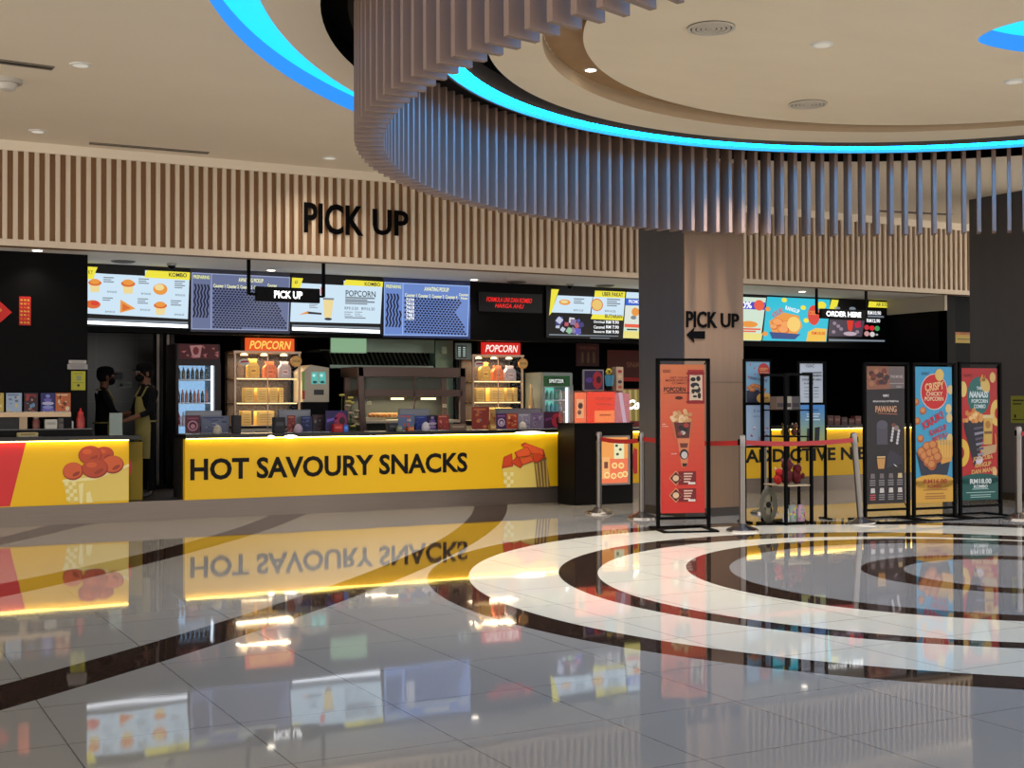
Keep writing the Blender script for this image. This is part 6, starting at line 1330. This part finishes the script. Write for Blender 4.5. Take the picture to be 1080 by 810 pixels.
for x, y, lb, pw in ((45, 259.5, 'lit downlight in the soffit above the black left wall', 40), (286, 284.5, 'lit downlight in the soffit behind the hanging PICK UP sign', 60), (500, 294.5, 'lit downlight in the soffit above the red letter display', 60), (846, 307, 'lit downlight in the soffit left of the ORDER HERE sign', 60)):
    q = Fl(x, y, SZ); downlight(q.x, max(q.y, YF+.3), SZ, lb, pw, 'lit soffit downlights', 2.2, lit=True, r=.055)
for x, y, lb in ((130, 275.5, 'dark round speaker grille in the soffit above the first menu screen'), (545, 297, 'dark round speaker grille in the soffit right of the red letters'), (638, 301, 'dark round speaker grille in the soffit above the price-list screen')):
    q = Fl(x, y, SZ); t = thing('ceiling_speaker', lb, 'speaker', (q.x, q.y, SZ), group='soffit speakers'); MB().lathe((0, 0, -.012), [(.15, 0), (.16, .012)], M((120, 116, 110), .6), 24).build('rim', t, smooth=True); MB().lathe((0, 0, -.016), [(.13, 0), (.13, .004)], M((90, 88, 84), .8), 24).build('grille', t)
for x, y, lb in ((181, 278, 'small dome camera in the soffit right of the first menu screen'), (601, 299.5, 'small dome camera in the soffit above the price-list screen')):
    q = Fl(x, y, SZ); t = thing('dome_camera', lb, 'camera', (q.x, q.y, SZ), group='soffit dome cameras'); MB().lathe((0, 0, -.03), [(.06, 0), (.065, .03)], M((150, 148, 144), .5), 16).build('mount', t, smooth=True); MB().ball((0, 0, -.035), .05, BLACK, 14, 9).build('dome', t, smooth=True)

#@@SECTION people
def evaluated(o):
    dg = bpy.context.evaluated_depsgraph_get(); me = bpy.data.meshes.new_from_object(o.evaluated_get(dg)); return me
def skin_mesh(V, Eg, R, sub=2):
    me = bpy.data.meshes.new('s'); me.from_pydata(V, Eg, []); o = bpy.data.objects.new('s', me); col.objects.link(o)
    md = o.modifiers.new('k', 'SKIN'); md.use_smooth_shade = True; md.branch_smoothing = .4
    for i, r in enumerate(R): me.skin_vertices[0].data[i].radius = (r if isinstance(r, tuple) else (r, r))
    me.skin_vertices[0].data[0].use_root = True
    sb = o.modifiers.new('b', 'SUBSURF'); sb.levels = sub; sb.render_levels = sub
    m2 = evaluated(o); bpy.data.objects.remove(o); return m2
SKIN = M((84, 54, 41), .6, 0, 0, .2); SHIRT = M((8, 8, 11), .9, 0, 0, .08); PANTS = M((6, 6, 8), .9, 0, 0, .08); SHOE = M((24, 22, 22), .5); APR = M((92, 84, 38), .8)
def person(label, loc, face, arms, head_yaw=0.0, h=1.68):
    t = thing('person', label, 'person', loc, (math.cos(face), math.sin(face), 0)); k = h/1.7
    V = [(0, 0, .95), (.01, 0, 1.1), (.02, 0, 1.26), (.01, 0, 1.38), (.02, 0, 1.46), (.035, 0, 1.53), (.05, 0, 1.6), (.045, 0, 1.665)]
    R = [(.15, .12), (.145, .105), (.16, .115), (.14, .1), (.06, .06), (.055, .06), (.082, .1), (.07, .085)]
    Eg = [(0, 1), (1, 2), (2, 3), (3, 4), (4, 5), (5, 6), (6, 7)]
    def chain(root, pts, rs):
        pr_ = root
        for q, r in zip(pts, rs): V.append(q); R.append(r); Eg.append((pr_, len(V)-1)); pr_ = len(V)-1
        return pr_
    for s in (-1, 1):
        chain(0, [(0, s*.09, .86), (.02, s*.1, .5), (-.01, s*.1, .12), (.02, s*.1, .055), (.16, s*.11, .04)], [.085, .058, .042, .045, .035])
        el, wr = arms[s]
        sh = (.0, s*.185, 1.38); w = chain(3, [sh, el, wr], [.062, .044, .03])
        d = (Vector(wr)-Vector(el)).normalized(); side = Vector((0, 0, 1)).cross(d).normalized(); nn = d.cross(side)
        palm = Vector(wr)+d*.06; w2 = chain(w, [tuple(palm)], [(.03, .018)])
        for j, (o_, L_) in enumerate(((-.03, .062), (-.01, .075), (.01, .07), (.03, .055))):
            b0 = palm+side*o_+d*.03; chain(w2, [tuple(b0), tuple(b0+d*L_*.5-nn*.008), tuple(b0+d*L_*.85-nn*.03)], [.0095, .009, .0075])
        th = palm-d*.025-side*.035*s; chain(w2, [tuple(th), tuple(th+d*.035-side*.02*s-nn*.012)], [.011, .009])
    V = [(a*k, b*k, c*k) for a, b, c in V]
    me = skin_mesh(V, Eg, R)
    for mt in (SHIRT, SKIN, PANTS, SHOE): me.materials.append(mt)
    hands = [Vector(arms[s][1])*k for s in (-1, 1)]
    for f in me.polygons:
        c = f.center; f.use_smooth = True
        if c.z > 1.475*k: f.material_index = 1
        elif c.z < .1: f.material_index = 3
        elif any((c-hh).length < .16*k for hh in hands) and c.z > .7: f.material_index = 1
        elif c.z < .93*k and abs(c.x) < .2 and abs(c.y) < .2: f.material_index = 2
        else: f.material_index = 0
    body = bpy.data.objects.new('body', me); col.objects.link(body); body.parent = t
    # features on the head
    hc = Vector((.05*k, 0, 1.61*k)); ry = Matrix.Rotation(head_yaw, 4, 'Z')
    def hp(x, y, z): v = ry @ Vector((x, y, z)); return (hc.x+v.x, hc.y+v.y, hc.z+v.z)
    for s in (-1, 1):
        MB().ball(hp(.0, s*.09, .0), (.022, .014, .034), SKIN, 8, 6).build('ear', t, smooth=True); MB().ball(hp(.09, s*.034, .03), (.012, .012, .01), M((120, 112, 104), .5), 8, 6).build('eye', t, smooth=True); MB().ball(hp(.1, s*.034, .03), (.005, .006, .006), BLACK, 6, 5).build('pupil', t)
    MB().ball(hp(.105, 0, .0), (.018, .014, .026), SKIN, 8, 6).build('nose', t, smooth=True)
    MB().ball(hp(.062, 0, -.045), (.062, .07, .052), M((8, 8, 10), .9, 0, 0, .06), 14, 9).build('face_mask', t, smooth=True)
    MB().ball(hp(-.022, 0, .035), (.1, .098, .105), M((6, 5, 5), .8, 0, 0, .1), 16, 10).build('hair', t, smooth=True)
    cp = MB(); cp.lathe(hp(-.005, 0, .055), [(.112, 0), (.114, .03), (.1, .07), (.06, .095), (.01, .1)], M((6, 6, 8), .9, 0, 0, .06), 20); cp.build('cap', t, smooth=True)
    br = MB(); pts = [(.08*math.cos(a)+.0, .09*math.sin(a)) for a in [(-.5+i/10)*PI for i in range(11)]]
    out = [hp(.06+p_[0]*1.25, p_[1]*.95, .06-.012*p_[0]*8) for p_ in pts]; inn = [hp(.03, p_[1], .068) for p_ in pts]
    for i in range(10):
        br.face([inn[i], out[i], out[i+1], inn[i+1]], M((6, 6, 8), .9, 0, 0, .06)); dn = lambda v: (v[0], v[1], v[2]-.008); br.face([dn(inn[i+1]), dn(out[i+1]), dn(out[i]), dn(inn[i])], M((6, 6, 8), .9, 0, 0, .06)); br.face([out[i], dn(out[i]), dn(out[i+1]), out[i+1]], M((6, 6, 8), .9, 0, 0, .06))
    br.build('cap_brim', t)
    # apron: curved sheet over the front with straps and a waist tie
    ap = MB(); n = 12; rows = [(.52, .175, .16, 1.25), (.75, .165, .155, 1.3), (.95, .155, .15, 1.35), (1.08, .155, .148, 1.2), (1.2, .16, .15, .75), (1.32, .135, .14, .55)]
    def ring_(z, ry_, rx_, am, i, off): a = -am+2*am*i/n; return ((rx_+off)*k*math.cos(a)+.005, (ry_+off)*k*math.sin(a), z*k)
    for off, flip in ((0, 0), (.008, 1)):
        for r in range(len(rows)-1):
            for i in range(n):
                q = [ring_(*rows[r], i, off), ring_(*rows[r], i+1, off), ring_(*rows[r+1], i+1, off), ring_(*rows[r+1], i, off)]; ap.face(q if flip else q[::-1], APR)
    ap.build('apron', t, smooth=True)
    for s in (-1, 1): MB().tube([(.13*k, s*.09*k, 1.32*k), (.06*k, s*.085*k, 1.44*k), (-.06*k, s*.05*k, 1.45*k)], .012, APR, 6).build('apron_strap', t, smooth=True)
    MB().tube([((.122)*k*math.cos(a)+.006, .148*k*math.sin(a), 1.0*k) for a in [i*PI/12 for i in range(25)]], .012, APR, 6, False).build('waist_tie', t, smooth=True)
    return t
q = P(107.5, 420, 17.6); person('person in black cap, face mask and pale apron working behind the left counter', (q.x, 17.6, FLZ), .05, {-1: ((.1, -.24, 1.13), (.33, -.1, 1.08)), 1: ((.1, .24, 1.13), (.33, .12, 1.1))}, 0, 1.66)
q = P(156, 420, 17.0); person('person in black with yellow apron standing in the gap between the counters', (q.x, 17.0, FLZ), PI+.25, {-1: ((.08, -.25, 1.12), (.3, -.13, 1.08)), 1: ((.1, .25, 1.12), (.34, .12, 1.02))}, 0, 1.7)

# slim steel door post at the rear beside the last menu screen
X0, Z0, X1, Z1 = ext(944.5, 312, 950, 420, 18.2)
t = thing('door_jamb', 'slim greenish steel post behind the right counter beside the ORDER HERE screen', 'door jamb', (X0, 18.2, FLZ)); MB().box((0, 0, 0), (X1-X0, .06, SZ-FLZ), M((52, 62, 60), .4, .3)).build('strip', t); MB().box((X1-X0, .02, 0), (X1-X0+.03, .05, SZ-FLZ), DARK).build('backing', t)
for k in range(4): MB().box((.02, -.01, 1.2+.35*k), (X1-X0-.02, .0, 1.3+.35*k), M((120, 130, 126), .3, .6)).build('bracket', t)
